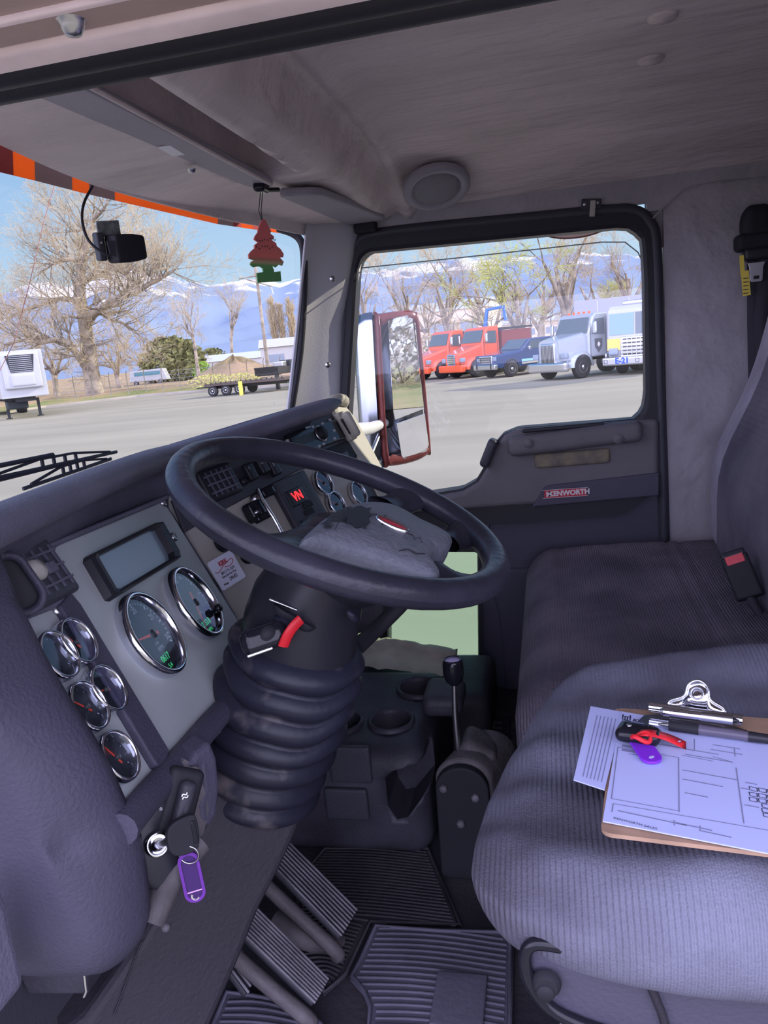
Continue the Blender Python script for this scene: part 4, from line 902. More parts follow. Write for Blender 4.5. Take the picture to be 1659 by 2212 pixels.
# ---------------------------------------------------------------- passenger bench
bench = thing('passenger_bench', 'far grey velour bench seat beside the passenger door', 'bench seat', (.25, 1.22, -.05))
def bcush(p):
    x, y, z = p; top = smooth01((z+.02)/.08)
    z += top*(-.012*math.exp(-(y/.35)**2)+.006*math.exp(-((x+.27)/.04)**2))
    for s in (.115, .075): z -= top*.006*math.exp(-((x-s+.04)/.006)**2)
    z -= top*.005*math.exp(-((x+.235)/.006)**2)
    z -= top*.030*smooth01((-x-.12)/.26)
    return (x, y, z+top*(nz_(p, 6)*.007+nz_(p, 17, 2)*.002))
MB().rbox((.255, 1.222, .318), (.68, .95, .21), .065, k=6, m=46, fn=bcush).build('seat_cushion', M['seatb'], bench)
MB().rbox((.30, 1.22, .085), (.56, .86, .28), .02).build('bench_base', M['blackm'], bench)
Rb = Matrix.Rotation(radians(13), 3, 'Y')
def bback(p):
    x, y, z = p; x -= .045*math.exp(-((z+.12)/.16)**2)
    return (x, y, z+nz_(p, 6)*.004)
MB().rbox((.560, 1.20, .735), (.17, .96, .74), .075, k=6, m=14, fn=bback, R=Rb).build('backrest', M['seatside'], bench)
pn = MB()
MB().rbox((.552, 1.14, .735), (.17, .74, .70), .05, k=5, m=12, fn=lambda p: (bback(p)[0]-.006, p.y, p.z), R=Rb).build('back_panel', M['seatb'], bench, label='darker ribbed centre of the bench backrest')
# belt buckle
bc = at(1603, 1246, Y=1.06); Rk = frame((-.25, -.80, .45), (-.35, .15, 1))
o = thing('belt_buckle', 'black seat belt buckle with a red release button on the bench', 'belt buckle', tuple(bc-V((0, 0, .05))))
MB().rbox(bc, (.050, .088, .026), .006, R=Rk).build('buckle_body', M['blackm'], o)
MB().rbox(bc+Rk@V((0, .046, .004)), (.044, .014, .022), .004, R=Rk).build('buckle_mouth', M['black'], o)
MB().rbox(bc+Rk@V((0, .034, .0125)), (.034, .018, .005), .002, R=Rk).build('release_button', mat('pinkish red button', (.55, .07, .09), .4), o, label='red release button')
MB().tube([bc+Rk@V((0, -.04, 0)), bc+Rk@V((.004, -.075, -.012))], .008, 8, flat=1.6).build('buckle_stalk', M['webbing'], o)
# seat belt on the side wall
YW = 1.715
o = thing('seat_belt', 'dark seat belt hanging from its shoulder anchor on the side wall', 'seat belt', tuple(at(1640, 700, Y=YW)))
g = MB().rbox(at(1636, 480, Y=1.70), (.082, .05, .085), .025, fn=lambda p: (p.x*(1-.25*smooth01(p.z/.05)), p.y, p.z)); g.build('anchor_cover', M['blackm'], o)
MB().rbox(at(1634, 522, Y=1.70), (.100, .055, .042), .012).build('anchor_loop', M['blackm'], o)
MB().rbox(at(1640, 548, Y=1.69), (.075, .04, .030), .008).build('belt_guide', M['black'], o)
b = MB(); w0 = [at(x, y, Y=1.70) for x, y in ((1613, 545), (1614, 700), (1617, 860), (1625, 1000))]
b.grid([[p, p+V((.024, -.004, 0)), p+V((.048, 0, 0)), p+V((.070, .003, 0))] for p in w0]); b.build('webbing', M['webbing'], o, solid=.003)
b = MB(); w1 = [at(x, y, Y=1.685) for x, y in ((1640, 545), (1628, 700), (1640, 860), (1680, 1000))]
b.grid([[p, p+V((.022, -.003, 0)), p+V((.046, 0, 0))] for p in w1]); b.build('webbing', M['webbing'], o, solid=.003)
tp_ = at(1634, 588, Y=1.668); b = MB()
b.prism([tp_+V((x, 0, z)) for x, z in ((-.021, .024), (.021, .024), (.016, .012), (.015, -.018), (.011, -.023), (-.011, -.023), (-.015, -.018), (-.016, .012))], (0, .003, 0)); b.build('tongue', M['steel'], o, bevel=.001)
MB().box(tp_+V((0, -.0008, -.012)), (.013, .001, .008)).build('tongue_slot', M['blackm'], o)
o = thing('belt_tag', 'yellow label flag wrapped on the edge of the seat belt', 'label', tuple(at(1609, 610, Y=1.66)))
MB().box(at(1603, 574, Y=1.672), (.010, .002, .050), Matrix.Rotation(radians(-3), 3, 'Y')).build('tag_flap', M['yellow'], o)
c_ = at(1611, 612, Y=1.668); MB().box(c_, (.018, .002, .060), Matrix.Rotation(radians(-5), 3, 'Y')).build('tag_flap', M['yellow'], o)
b = MB()
for i in range(5): b.tube([c_+V((-.006, -.0015, .012-.009*i)), c_+V((.006, -.0015, .012-.009*i))], .001, 4)
b.build('tag_print', M['inkd'], o)
# ---------------------------------------------------------------- clipboard on the driver seat
ZB = .562
bA, bB, bC = at(1327, 1528, Z=ZB), at(1297, 1797, Z=ZB), at(1659, 1868, Z=ZB)
uy = (bA-bB).normalized(); ux = V((uy.y, -uy.x, 0)).normalized(); H = (bA-bB).length
if ux.dot(bC-bB) < 0: ux = -ux
RC = Matrix((ux, uy, V((0, 0, 1)))).transposed()
def bp(x, y, h=0): return bB + ux*x + uy*y + V((0, 0, h))
def bpx(x, y, h=0): return at(x, y, Z=ZB+h)
o = thing('clipboard', 'brown hardboard clipboard with a chrome clip lying on the driver seat', 'clipboard', tuple(bp(.15, .11, -.004)))
MB().prism([bp(.16+x, H/2+y, -.0045) for x, y in rrect(.32, H, .010)], (0, 0, .004)).build('board', M['board'], o)
cc = bpx(1500, 1548, .012)
clipx = (bpx(1600, 1570)-bpx(1400, 1540)).normalized(); clipy = V((-clipx.y, clipx.x, 0))
RCl = Matrix((clipx, clipy, V((0, 0, 1)))).transposed()
b = MB(); pr = [(-.050, -.020), (-.056, -.012), (-.053, 0), (-.040, .006), (.040, .006), (.053, 0), (.056, -.012), (.050, -.020)]
b.prism([cc+RCl@V((x, y, -.009)) for x, y in pr], (0, 0, .002)); b.build('clip_plate', M['chrome'], o)
MB().tube([cc+RCl@V((-.048, .004, .002)), cc+RCl@V((.048, .004, .002))], .006, 12).build('spring_tube', M['chrome'], o)
b = MB(); cl = catmull([V((-.030, 0, 0)), V((-.028, 0, .008)), V((-.014, 0, .016)), V((-.010, 0, .030)), V((0, 0, .036)), V((.010, 0, .030)), V((.014, 0, .016)), V((.028, 0, .008)), V((.030, 0, 0))], 5)
g = [[cc+RCl@V((p.x*.9, .012, -.002)), cc+RCl@V((p.x, .012+p.z*.55, p.z*.8))] for p in cl]
b.grid(g); b.tube([cc+RCl@V((p.x, .012+p.z*.55, p.z*.8)) for p in cl], .0012, 6); b.build('clip_handle', M['chrome'], o, solid=.001)
b = MB(); hc = cc+RCl@V((0, .024, .0185)); b.tube([hc+RCl@V((.0065*cos(a), .0036*sin(a)-.002, .0052*sin(a)-.001)) for a in [2*pi*k/20 for k in range(20)]], .001, 6, closed=True); b.build('clip_eye', M['steel'], o)
# papers
def sheet(name, pts, label, h, grp=None):
    o = thing(name, label, 'paper', tuple(sum(pts, V())/len(pts)), group=grp)
    MB().prism([p+V((0, 0, h)) for p in pts], (0, 0, .0012)).build('sheet', M['paper'], o); return o
f_ = sheet('printed_form', [bpx(1342, 1541), bpx(1302, 1779), bpx(1700, 1857), bpx(1740, 1612)], 'white printed form clipped on the clipboard', .0015)
side = sheet('paper_sheet', [bpx(1276, 1528), bpx(1348, 1541), bpx(1306, 1709), bpx(1239, 1687)], 'white printed sheet sticking out left from under the clipped form', .0004)
hF_ = .0030
fA, fB, fC = bpx(1342, 1541), bpx(1302, 1779), bpx(1700, 1857)
def fl(mb, a, b_, w_=.0005, h=hF_):
    p, q = bpx(*a), bpx(*b_); d = (q-p).normalized(); n_ = V((-d.y, d.x, 0))*w_; z = V((0, 0, h)); mb.add([p-n_+z, q-n_+z, q+n_+z, p+n_+z], [(0, 1, 2, 3)])
b = MB()
for a, c in (((1335, 1619), (1466, 1642)), ((1335, 1619), (1321, 1731)), ((1321, 1731), (1467, 1758)), ((1466, 1642), (1467, 1760)), ((1590, 1664), (1607, 1785)), ((1340, 1600), (1345, 1560)), ((1340, 1605), (1420, 1618)), ((1500, 1602), (1500, 1628)), ((1586, 1620), (1588, 1640)), ((1325, 1742), (1322, 1760)), ((1325, 1742), (1659, 1800)), ((1456, 1778), (1457, 1790)), ((1512, 1790), (1512, 1802)), ((1473, 1637), (1540, 1650)), ((1540, 1640), (1582, 1652)), ((1430, 1612), (1500, 1628))):
    fl(b, a, c)
b.build('form_rules', M['ink'], f_)
b = MB()
for x, y, w_ in ((1618, 1705, 3), (1618, 1717, 3), (1618, 1728, 3), (1645, 1742, 2), (1645, 1752, 2), (1648, 1762, 2)):
    for k in range(w_):
        x0 = x+k*20; y0 = y+k*3
        for a, c in (((x0, y0), (x0+17, y0+3)), ((x0+17, y0+3), (x0+18, y0+11)), ((x0+18, y0+11), (x0+2, y0+8)), ((x0+2, y0+8), (x0, y0))): fl(b, a, c, .0004)
b.build('tick_boxes', M['inkd'], f_)
tu = (bpx(1500, 1568)-bpx(1400, 1550)).normalized(); tv_ = V((-tu.y, tu.x, 0))
b = MB()
for t, x, y, s, al in (('KENWORTH', 1367, 1556, .0085, 'LEFT'), ('SALES', 1367, 1564, .0085, 'LEFT')):
    b.text(t, bpx(x, y, hF_), tu, tv_, s, al, bold=.0004)
b.build('form_heading', M['inkd'], f_)
b = MB()
for a, c in (((1344, 1551), (1364, 1555)), ((1346, 1548), (1345, 1558)), ((1362, 1550), (1361, 1561)), ((1351, 1552), (1350, 1560)), ((1356, 1553), (1355, 1561)), ((1344, 1559), (1363, 1563))): fl(b, a, c, .0007)
b.build('gate_logo', M['inkd'], f_)
b = MB(); random.seed(11)
rows = [(1420, 1606, .060), (1480, 1628, .045), (1540, 1608, .026), (1535, 1618, .030), (1360, 1628, .02), (1475, 1662, .05), (1475, 1682, .036), (1480, 1712, .02), (1335, 1749, .06), (1460, 1776, .03), (1515, 1794, .024), (1610, 1690, .010), (1600, 1702, .010), (1608, 1738, .012)]
for x, y, w_ in rows: MB().box(bpx(x, y, hF_)+tu*w_/2, (w_, .0014, .0003), RCl).build('form_print', M['ink'], f_)
MB().text('KENWORTH SALES', bpx(1325, 1767, hF_), tu, tv_, .0045, 'LEFT').build('form_print', M['inkd'], f_)
b = MB()
sd0, sd1 = bpx(1276, 1528), bpx(1239, 1687); sv = (sd0-sd1).normalized()
for k in range(6):
    p0 = bpx(1290+k*8, 1545+k*1.5, .002); p1 = bpx(1259+k*8, 1678+k*2.2, .002); d = (p1-p0).normalized(); n_ = V((-d.y, d.x, 0))*.0004
    b.add([p0-n_, p1-n_, p1+n_, p0+n_], [(0, 1, 2, 3)])
b.build('sheet_print', M['ink'], side)
# barcode-like stickers
for y in (1613, 1622):
    MB().box(bpx(1358, y, hF_), (.014, .005, .0004), RCl).build('label_block', M['ink'], f_)
# pens
def pen(name, a, c, h, label, parts):
    A_, B_ = at(*a, Z=ZB+h), at(*c, Z=ZB+h); o = thing(name, label, 'pen', tuple((A_+B_)/2))
    for nm, t0, t1, r0_, r1_, mt in parts: MB().tube([A_+(B_-A_)*t0, A_+(B_-A_)*t1], [r0_, r1_], 14).build(nm, M[mt] if isinstance(mt, str) else mt, o)
    return o
pen('pen', (1426, 1536), (1590, 1557), .024, 'silver metal pen held along the clipboard clip', [('pen_cap', 0, .05, .003, .0045, 'steel'), ('barrel', .05, .55, .0052, .0052, 'chrome'), ('printed_sleeve', .55, .96, .0056, .0056, 'steel'), ('tip', .96, 1.04, .0035, .0012, 'blackg')])
pen('pen', (1422, 1564), (1662, 1597), .010, 'clear and black ballpoint pen below the silver pen', [('tip', 0, .10, .0012, .0042, 'steel'), ('grip', .10, .38, .0055, .0056, 'blackm'), ('barrel', .38, .82, .0052, .0052, mat('smoky barrel', (.10, .09, .13), .2)), ('cap_end', .82, 1.0, .0056, .005, 'black')])
# key fob with red tie and purple tag
fc = bpx(1380, 1585, .014); Rf = Matrix.Rotation(radians(-20), 3, 'Z')
o = thing('car_key', 'black car key fob lying on the printed form', 'key', tuple(fc-V((0, 0, .01))))
MB().rbox(fc, (.046, .027, .016), .0078, k=5, m=5, R=Rf, fn=lambda p: (p.x, p.y*(1-.15*p.x/.02), p.z)).build('fob', M['blackg'], o)
for k in range(3): MB().tube([fc+Rf@V((.004+.005*k, .004, .0082)), fc+Rf@V((.004+.005*k, .011, .0062))], .0006, 5).build('fob_ridge', M['dial'], o)
MB().lathe([(.003, .0), (.003, .001), (0, .0012)], fc+Rf@V((-.010, .0, .0078)), (0, 0, 1), 12).build('fob_button', M['chrome'], o)
o = thing('zip_tie', 'flat red plastic tie looped around the car key', 'zip tie', tuple(bpx(1430, 1598, .01)))
b = MB(); Q = [bpx(1376, 1584, .020), bpx(1400, 1583, .024), bpx(1440, 1592, .014), bpx(1484, 1612, .008)]; S_ = [(0, .007), (0, .006), (0, .0065), (0, .0065)]
pts = catmull(Q, 5); tyv = V((-tu.y, tu.x, 0)); b.grid([[p-tyv*.0068, p+tyv*.0068] for p in pts[:-1]]+[[pts[-1]+tyv*-.0068, pts[-1]-tu*.008+tyv*.0068]]); b.build('strap', M['red'], o, solid=.0012)
b = MB(); lc = bpx(1385, 1592, .022); b.tube([lc+V((.0095*cos(a), .0065*sin(a), .003*sin(a*2))) for a in [2*pi*k/24 for k in range(24)]], .0026, 8, closed=True, flat=.6); b.build('loop', M['red'], o)
MB().lathe([(.0022, 0), (0, .0003)], bpx(1468, 1601, .0125), (0, 0, 1), 10, sy=.5).build('strap_hole', M['paper'], o)
p0, p1 = bpx(1380, 1600, .008), bpx(1405, 1636, .006); d = (p1-p0).normalized(); n_ = V((-d.y, d.x, 0)); c_ = (p0+p1)/2
o = thing('key_tag', 'solid purple plastic key tag tied to the car key on the form', 'key tag', tuple(c_)); L_ = (p1-p0).length+.022
b = MB().prism([c_+d*y+n_*x-V((0, 0, .001)) for x, y in rrect(.022, L_, .0105, 8)], (0, 0, .003)); b.build('tag_body', M['purple'], o, bevel=.001)
MB().lathe([(.0035, 0), (0, .0002)], c_+d*(L_/2-.008)+V((0, 0, .0022)), (0, 0, 1), 16, sy=.6).build('tag_hole', M['paper'], o)
# ================================================================ things hanging at the windshield
cc = at(262, 533, X=-.70)
o = thing('dash_camera', 'black dash camera stuck to the windshield', 'camera', tuple(cc))
Rc = frame((.80, -.58, -.12), (0, 0, 1)) @ Matrix.Rotation(radians(4), 3, 'Z')
def camf(p): return (p.x*(1-.10*(p.z/.015)), p.y*(1-.16*smooth01((p.x)/.03)), p.z)
MB().rbox(cc+Rc@V((.008, -.003, .006)), (.060, .046, .034), .006, k=3, m=3, R=Rc, fn=camf).build('camera_body', M['blackm'], o)
MB().rbox(cc+Rc@V((-.034, .002, -.008)), (.014, .046, .020), .004, R=Rc).build('mount_plate', M['lcd'] if False else M['dashdark'], o)
MB().lathe([(.0025, 0), (0, .001)], cc+Rc@V((-.034, .008, .0025)), Rc.col[2], 12).build('mount_screw', M['steel'], o)
MB().rbox(cc+Rc@V((-.010, .030, -.016)), (.040, .026, .004), .001, R=Rc).build('adhesive_pad', mat('worn grey pad', (.16, .17, .18), .7, var=.5, vscale=60), o, label='worn grey adhesive pad')
MB().lathe([(.0012, 0), (0, .0005)], cc+Rc@V((.004, 0, .0225)), Rc.col[2], 8).build('camera_pin', M['steel'], o)
MB().prism([cc+Rc@V((x, y, .0215)) for x, y in ((-.034, .010), (-.020, .010), (-.022, -.016), (-.032, -.012))], Rc.col[2]*.002).build('camera_shoulder', M['dashdark'], o)
b = MB().tube(catmull([at(200, 402, X=-.745), at(181, 440, X=-.735), at(178, 480, X=-.725), at(192, 520, X=-.71), at(222, 546, X=-.69), at(243, 553, X=-.678)], 6), .0022, 8)
b.build('camera_cable', M['blackm'], label='thin black cable curving from the headliner to the dash camera', cat='cable')
# air freshener
hg = at(563, 412, X=-.545); ac = at(572, 545, X=-.545); au = V((.35, .93, .0)).normalized(); av = V((0, 0, 1)); sc_ = (at(572, 480, X=-.545)-at(580, 609, X=-.545)).length/129
def af(px, py): return at(px, py, pl=(ac, au.cross(av)))
o = thing('air_freshener', 'watermelon printed cardboard tree air freshener hanging at the windshield', 'air freshener', tuple(ac))
out = [(566, 474), (572, 476), (577, 487), (584, 500), (582, 505), (590, 511), (590, 516), (584, 518), (595, 526), (596, 532), (604, 538), (611, 549), (610, 556), (603, 557), (611, 566), (608, 574), (600, 572), (594, 578), (586, 574), (590, 584), (590, 588), (604, 586), (606, 608), (555, 611), (553, 590), (567, 588), (566, 580), (560, 576), (553, 576), (546, 578), (539, 572), (540, 566), (548, 563), (536, 559), (535, 551), (540, 544), (548, 537), (548, 530), (556, 524), (547, 518), (549, 511), (555, 503), (557, 492), (561, 482)]
O3 = [af(x, y) for x, y in out]; nrm = au.cross(av)
mt_ = bpy.data.materials.new('watermelon print'); mt_.use_nodes = True; t_ = mt_.node_tree; bs = t_.nodes['Principled BSDF']; bs.inputs['Roughness'].default_value = .6
tc = t_.nodes.new('ShaderNodeTexCoord'); sx = t_.nodes.new('ShaderNodeSeparateXYZ'); t_.links.new(tc.outputs['Generated'], sx.inputs[0]); rr = t_.nodes.new('ShaderNodeValToRGB'); t_.links.new(sx.outputs[2], rr.inputs[0])
el = rr.color_ramp.elements; el[0].position = 0; el[0].color = (.12, .38, .13, 1); el[1].position = 1; el[1].color = (.80, .18, .20, 1)
for p_, c_ in ((.20, (.12, .40, .13, 1)), (.28, (.16, .45, .15, 1)), (.32, (.62, .52, .30, 1)), (.37, (.62, .25, .17, 1)), (.42, (.95, .24, .22, 1))): e2 = el.new(p_); e2.color = c_
t_.links.new(rr.outputs[0], bs.inputs['Base Color'])
MB().prism(O3, nrm*.0025).build('tree_card', mt_, o)
b = MB(); random.seed(5)
for k in range(15):
    x, y = 552+k % 8*5.6+random.random()*2, 515+(k//8)*17+random.random()*6
    b.lathe([(.0013, 0), (0, .0008)], af(x, y)-nrm*.0003, -nrm, 8, sy=1.8)
    b.lathe([(.0013, 0), (0, .0008)], af(x, y)+nrm*.0028, nrm, 8, sy=1.8)
tag(b.build('seed_print', M['inkd'], o), kind='stuff')
b = MB().tube([hg, af(559, 455), af(566, 478)], .0009, 6); b.tube([hg+V((0.003, .004, 0)), af(564, 455), af(567, 478)], .0009, 6); b.build('cord', M['blackm'], o)
# wipers
def wiper(a, c, label, arm):
    A_, B_ = at(*a, X=-.985), at(*c, X=-.985); o = thing('windshield_wiper', label, 'wiper', tuple((A_+B_)/2), group='windshield wipers')
    MB().tube([A_, B_], .0042, 6, flat=.6).build('wiper_blade', M['rubber'], o)
    up = V((0, 0, .012)); MB().tube([A_*.92+B_*.08+up*.3, A_*.6+B_*.4+up*1.5, A_*.35+B_*.65+up*1.4, A_*.06+B_*.94+up*.3], .003, 6).build('blade_frame', M['blackm'], o)
    for t in (.42, .5, .58, .66): MB().box(A_*(1-t)+B_*t+up*.9, (.004, .007, .014)).build('frame_strut', M['blackm'], o)
    MB().tube([at(*arm, X=-.99), A_*.5+B_*.5+up*1.8], .005, 6).build('wiper_arm', M['blackm'], o)
wiper((-60, 1044), (252, 976), 'black wiper outside the windshield, upper of the two', (-120, 1030))
wiper((50, 1056), (240, 991), 'black wiper outside the windshield, lower of the two', (-60, 1050))
# antenna
b = MB().tube([at(130, 360, X=-1.3), at(97, 470, X=-1.3), at(62, 620, X=-1.3), at(30, 740, X=-1.3), at(0, 800, X=-1.3)], .0009, 5); b.build('antenna', M['mirrorframe'], label='thin whip antenna outside the left part of the windshield', cat='antenna')
# ---------------------------------------------------------------- outside door mirror
mc = at(852, 840, Y=2.05)
o = thing('door_mirror', 'tall chrome backed side mirror outside the passenger door', 'mirror', tuple(mc))
Ym = 2.05
def mface(pxs, dy=0): return [at(x, y, pl=(mc+V((0, dy, 0)), V((.72, -.69, 0)).normalized())) for x, y in pxs]
rimpx = [(833, 676), (884, 670), (898, 676), (906, 700), (930, 960), (926, 980), (905, 994), (868, 1004), (845, 1004), (832, 985), (815, 700), (818, 682)]
fp = catmull(mface(rimpx), 3, closed=True); fcn = sum(fp, V())/len(fp); nm = V((.72, -.69, 0)).normalized()
g = []
for k, d in ((.86, -.001), (.90, .004), (.97, .004), (1.0, -.006), (1.0, -.022)): g.append([fcn+(p-fcn)*k+nm*d for p in fp+[fp[0]]])
MB().grid(g).build('mirror_rim', M['mirrorframe'], o, label='dusty brown mirror rim')
g = []
sh = V((-.72, .10, 0)).normalized()
for k, d in ((1.0, .02), (1.0, .05), (.97, .085), (.85, .115), (.6, .13), (.05, .135)): g.append([fcn+(p-fcn)*k+sh*d*.85 for p in fp+[fp[0]]])
MB().grid(g).build('mirror_shell', M['shell'], o, label='bright chrome shell')
mn = V((.78, -.63, .0)).normalized()
for nm_, pxs in (('flat_glass', [(836, 690), (878, 681), (890, 688), (915, 883), (852, 907), (848, 890)]), ('wide_angle_glass', [(855, 915), (916, 893), (925, 960), (920, 975), (872, 992), (866, 985)])):
    MB().prism([p+nm*.002 for p in mface(pxs)], nm*.002).build(nm_, M['mirror'], o, bevel=.0008)
MB().tube([at(835, 912, Y=2.06), at(800, 925, Y=1.95), at(770, 930, Y=1.84), at(745, 935, Y=1.79)], [.014, .020, .024, .026], 12).build('mirror_arm', mat('white arm', (.62, .62, .62), .4), o)
MB().tube([at(825, 925, Y=2.05), at(800, 985, Y=1.9), at(770, 1060, Y=1.82)], .007, 8).build('mirror_brace', M['steel'], o)
MB().rbox(at(832, 905, Y=2.07), (.05, .05, .06), .012).build('mirror_clamp', M['blackm'], o)
MB().rbox(at(815, 980, Y=2.12), (.06, .03, .05), .01).build('marker_lamp', M['orange'], o, label='orange marker lamp')
# look-down mirror above the window
c_ = at(1245, 488, Y=1.90)
o = thing('look_down_mirror', 'small round-bottomed look-down mirror over the passenger window', 'mirror', tuple(c_))
MB().lathe([(.098, .0), (.100, .008), (.090, .02), (.05, .03), (0, .034)], c_, (0, 1, .1), 36, sy=.34, ux=(1, 0, 0)).build('mirror_housing', M['mirrorframe'], o)
MB().lathe([(.094, .001), (0, .003)], c_-V((0, .004, 0)), (0, -1, -.1), 36, sy=.32, ux=(1, 0, 0)).build('convex_glass', mat('pinkish housing', (.62, .48, .45), .35), o)
MB().tube([c_+V((.02, 0, .02)), V((c_.x+.03, 1.785, 1.335))], .010, 8).build('mirror_stay', M['blackm'], o)
# fuse cover, and a cream piece painted as sunlight in a gap
b = MB(); b.prism([at(x, y, Y=.16) for x, y in ((20, 2070), (185, 2075), (190, 2150), (60, 2150))], (0, .05, 0)); b.build('fuse_cover', M['console'], label='dark metal fuse cover under the end of the dash', cat='cover', bevel=.004)
MB().tube([at(178, 2068, Y=.155), at(187, 2140, Y=.155), at(182, 2152, Y=.155)], .0022, 6).build('bright_edge', M['chrome'], bpy.data.objects['fuse_cover'])
b = MB(); b.prism([at(x, y, Y=.30) for x, y in ((190, 2060), (250, 2060), (240, 2085), (196, 2145))], (-.01, .02, 0)); b.build('sunlit_gap', M['cream'], label='pale piece painted as a sunlit gap below the dash end', cat='painted light patch')
# ================================================================ the yard and beyond
def G(x, y, z=GZ): return at(x, y, Z=z)
MB().add([(-260, -60, GZ), (260, -60, GZ), (260, 260, GZ), (-260, 260, GZ)], [(0, 1, 2, 3)]).build('asphalt_lot', M['asphalt'], kind='structure')
edge_px = [(-500, 972), (-200, 928), (100, 880), (300, 857), (450, 845), (640, 832), (900, 801), (1150, 780), (1400, 762), (1900, 712)]
el_ = [G(*p) for p in edge_px]
g = []
for i, p in enumerate(el_):
    d = V((p.x, p.y-CAM.y, 0)).normalized(); row = []
    for k, (s, h) in enumerate(((0, .0), (.3, .14), (4, .16), (9, .5), (14, .3), (25, .2), (60, .3), (150, .8), (330, 1.5), (700, 3))):
        q = p+d*s; n_ = noise.noise(q*.12)*.35*(1 if 5 < s < 30 else 0)
        row.append(V((q.x, q.y, GZ+h+n_)))
    g.append(row)
G2 = []
for i in range(len(g)-1):
    for t in range(6): G2.append([a.lerp(b_, t/6)+V((0, 0, (noise.noise(a.lerp(b_, t/6)*.3)*.25 if 2 < j < 6 else 0))) for j, (a, b_) in enumerate(zip(g[i], g[i+1]))])
G2.append(g[-1])
MB().grid(G2).build('verge', M['dirt'], kind='structure')
b = MB().grid([[r[1]+V((0, 0, .012)), r[2]+V((0, 0, .016)), r[3].lerp(r[2], .6)+V((0, 0, .08))] for r in G2]); b.build('grass_strip', M['verge'], kind='structure')
b = MB().grid([[p+V((0, 0, .02)), p+V((0, 0, .17)), p+V((p.x, p.y, 0)).normalized()*.35+V((0, 0, .17))] for p in el_], smooth=False); b.build('curb', M['concrete'], kind='structure')
b = MB().grid([[p*1-V((p.x, p.y, 0)).normalized()*1.8+V((0, 0, .012)), p+V((0, 0, .012))] for p in el_], smooth=False); b.build('gutter', M['concrete'], kind='structure')
# mountains ------------------------------------------------------------
mm = bpy.data.materials.new('haze tinted snowy mountain'); mm.use_nodes = True; t = mm.node_tree; bs = t.nodes['Principled BSDF']; bs.inputs['Roughness'].default_value = .95; bs.inputs['Specular IOR Level'].default_value = .1
tc = t.nodes.new('ShaderNodeTexCoord'); sx = t.nodes.new('ShaderNodeSeparateXYZ'); t.links.new(tc.outputs['Object'], sx.inputs[0])
n1 = t.nodes.new('ShaderNodeTexNoise'); n1.inputs['Scale'].default_value = .012; n1.inputs['Detail'].default_value = 9; t.links.new(tc.outputs['Object'], n1.inputs['Vector'])
ma = t.nodes.new('ShaderNodeMath'); ma.operation = 'MULTIPLY_ADD'; t.links.new(n1.outputs[0], ma.inputs[0]); ma.inputs[1].default_value = 260; t.links.new(sx.outputs[2], ma.inputs[2])
mr = t.nodes.new('ShaderNodeMapRange'); t.links.new(ma.outputs[0], mr.inputs[0]); mr.inputs[1].default_value = 258; mr.inputs[2].default_value = 276
mix = t.nodes.new('ShaderNodeMix'); mix.data_type = 'RGBA'; t.links.new(mr.outputs[0], mix.inputs[0]); mix.inputs[6].default_value = (.19, .245, .34, 1); mix.inputs[7].default_value = (.56, .57, .60, 1)  # blue of the distant haze is put into the rock colour
t.links.new(mix.outputs[2], bs.inputs['Base Color'])
rid = [(-500, 700), (-60, 655), (0, 640), (60, 612), (100, 603), (150, 618), (200, 602), (240, 590), (262, 593), (290, 578), (330, 594), (380, 600), (420, 612), (470, 612), (520, 604), (560, 600), (600, 611), (640, 603), (700, 596), (780, 590), (850, 578), (950, 566), (1050, 556), (1150, 552), (1250, 545), (1400, 548), (1700, 560), (2300, 520)]
g = []
for i in range(161):
    px = -500+2800*i/160; py = lerpl([p[0] for p in rid], [p[1] for p in rid], px)
    d = ray(px, py); hd = V((d.x, d.y, 0)).length; sl = d.z/hd; u = V((d.x, d.y, 0))/hd; row = []
    for j in range(31):
        s = j/30; D_ = 620+880*s; Hr = 1500*sl
        h = Hr*(s**1.25)
        p = CAM+u*D_; nn = noise.fractal(V((p.x, p.y, 0))*.006, 1.0, 2.1, 5)*60*s*(1-s*.85); rg = abs(noise.noise(V((p.x*.012, p.y*.003, 3))))*-70*s*(1-s)*1.6
        row.append(V((p.x, p.y, GZ+2+h+nn+rg+(noise.noise(V((px*.05, 0, 0)))*6*s))))
    g.append(row)
MB().grid([r for r in g[::-1]]).build('mountains', mm, kind='structure', label='hazy blue snow capped mountain range')
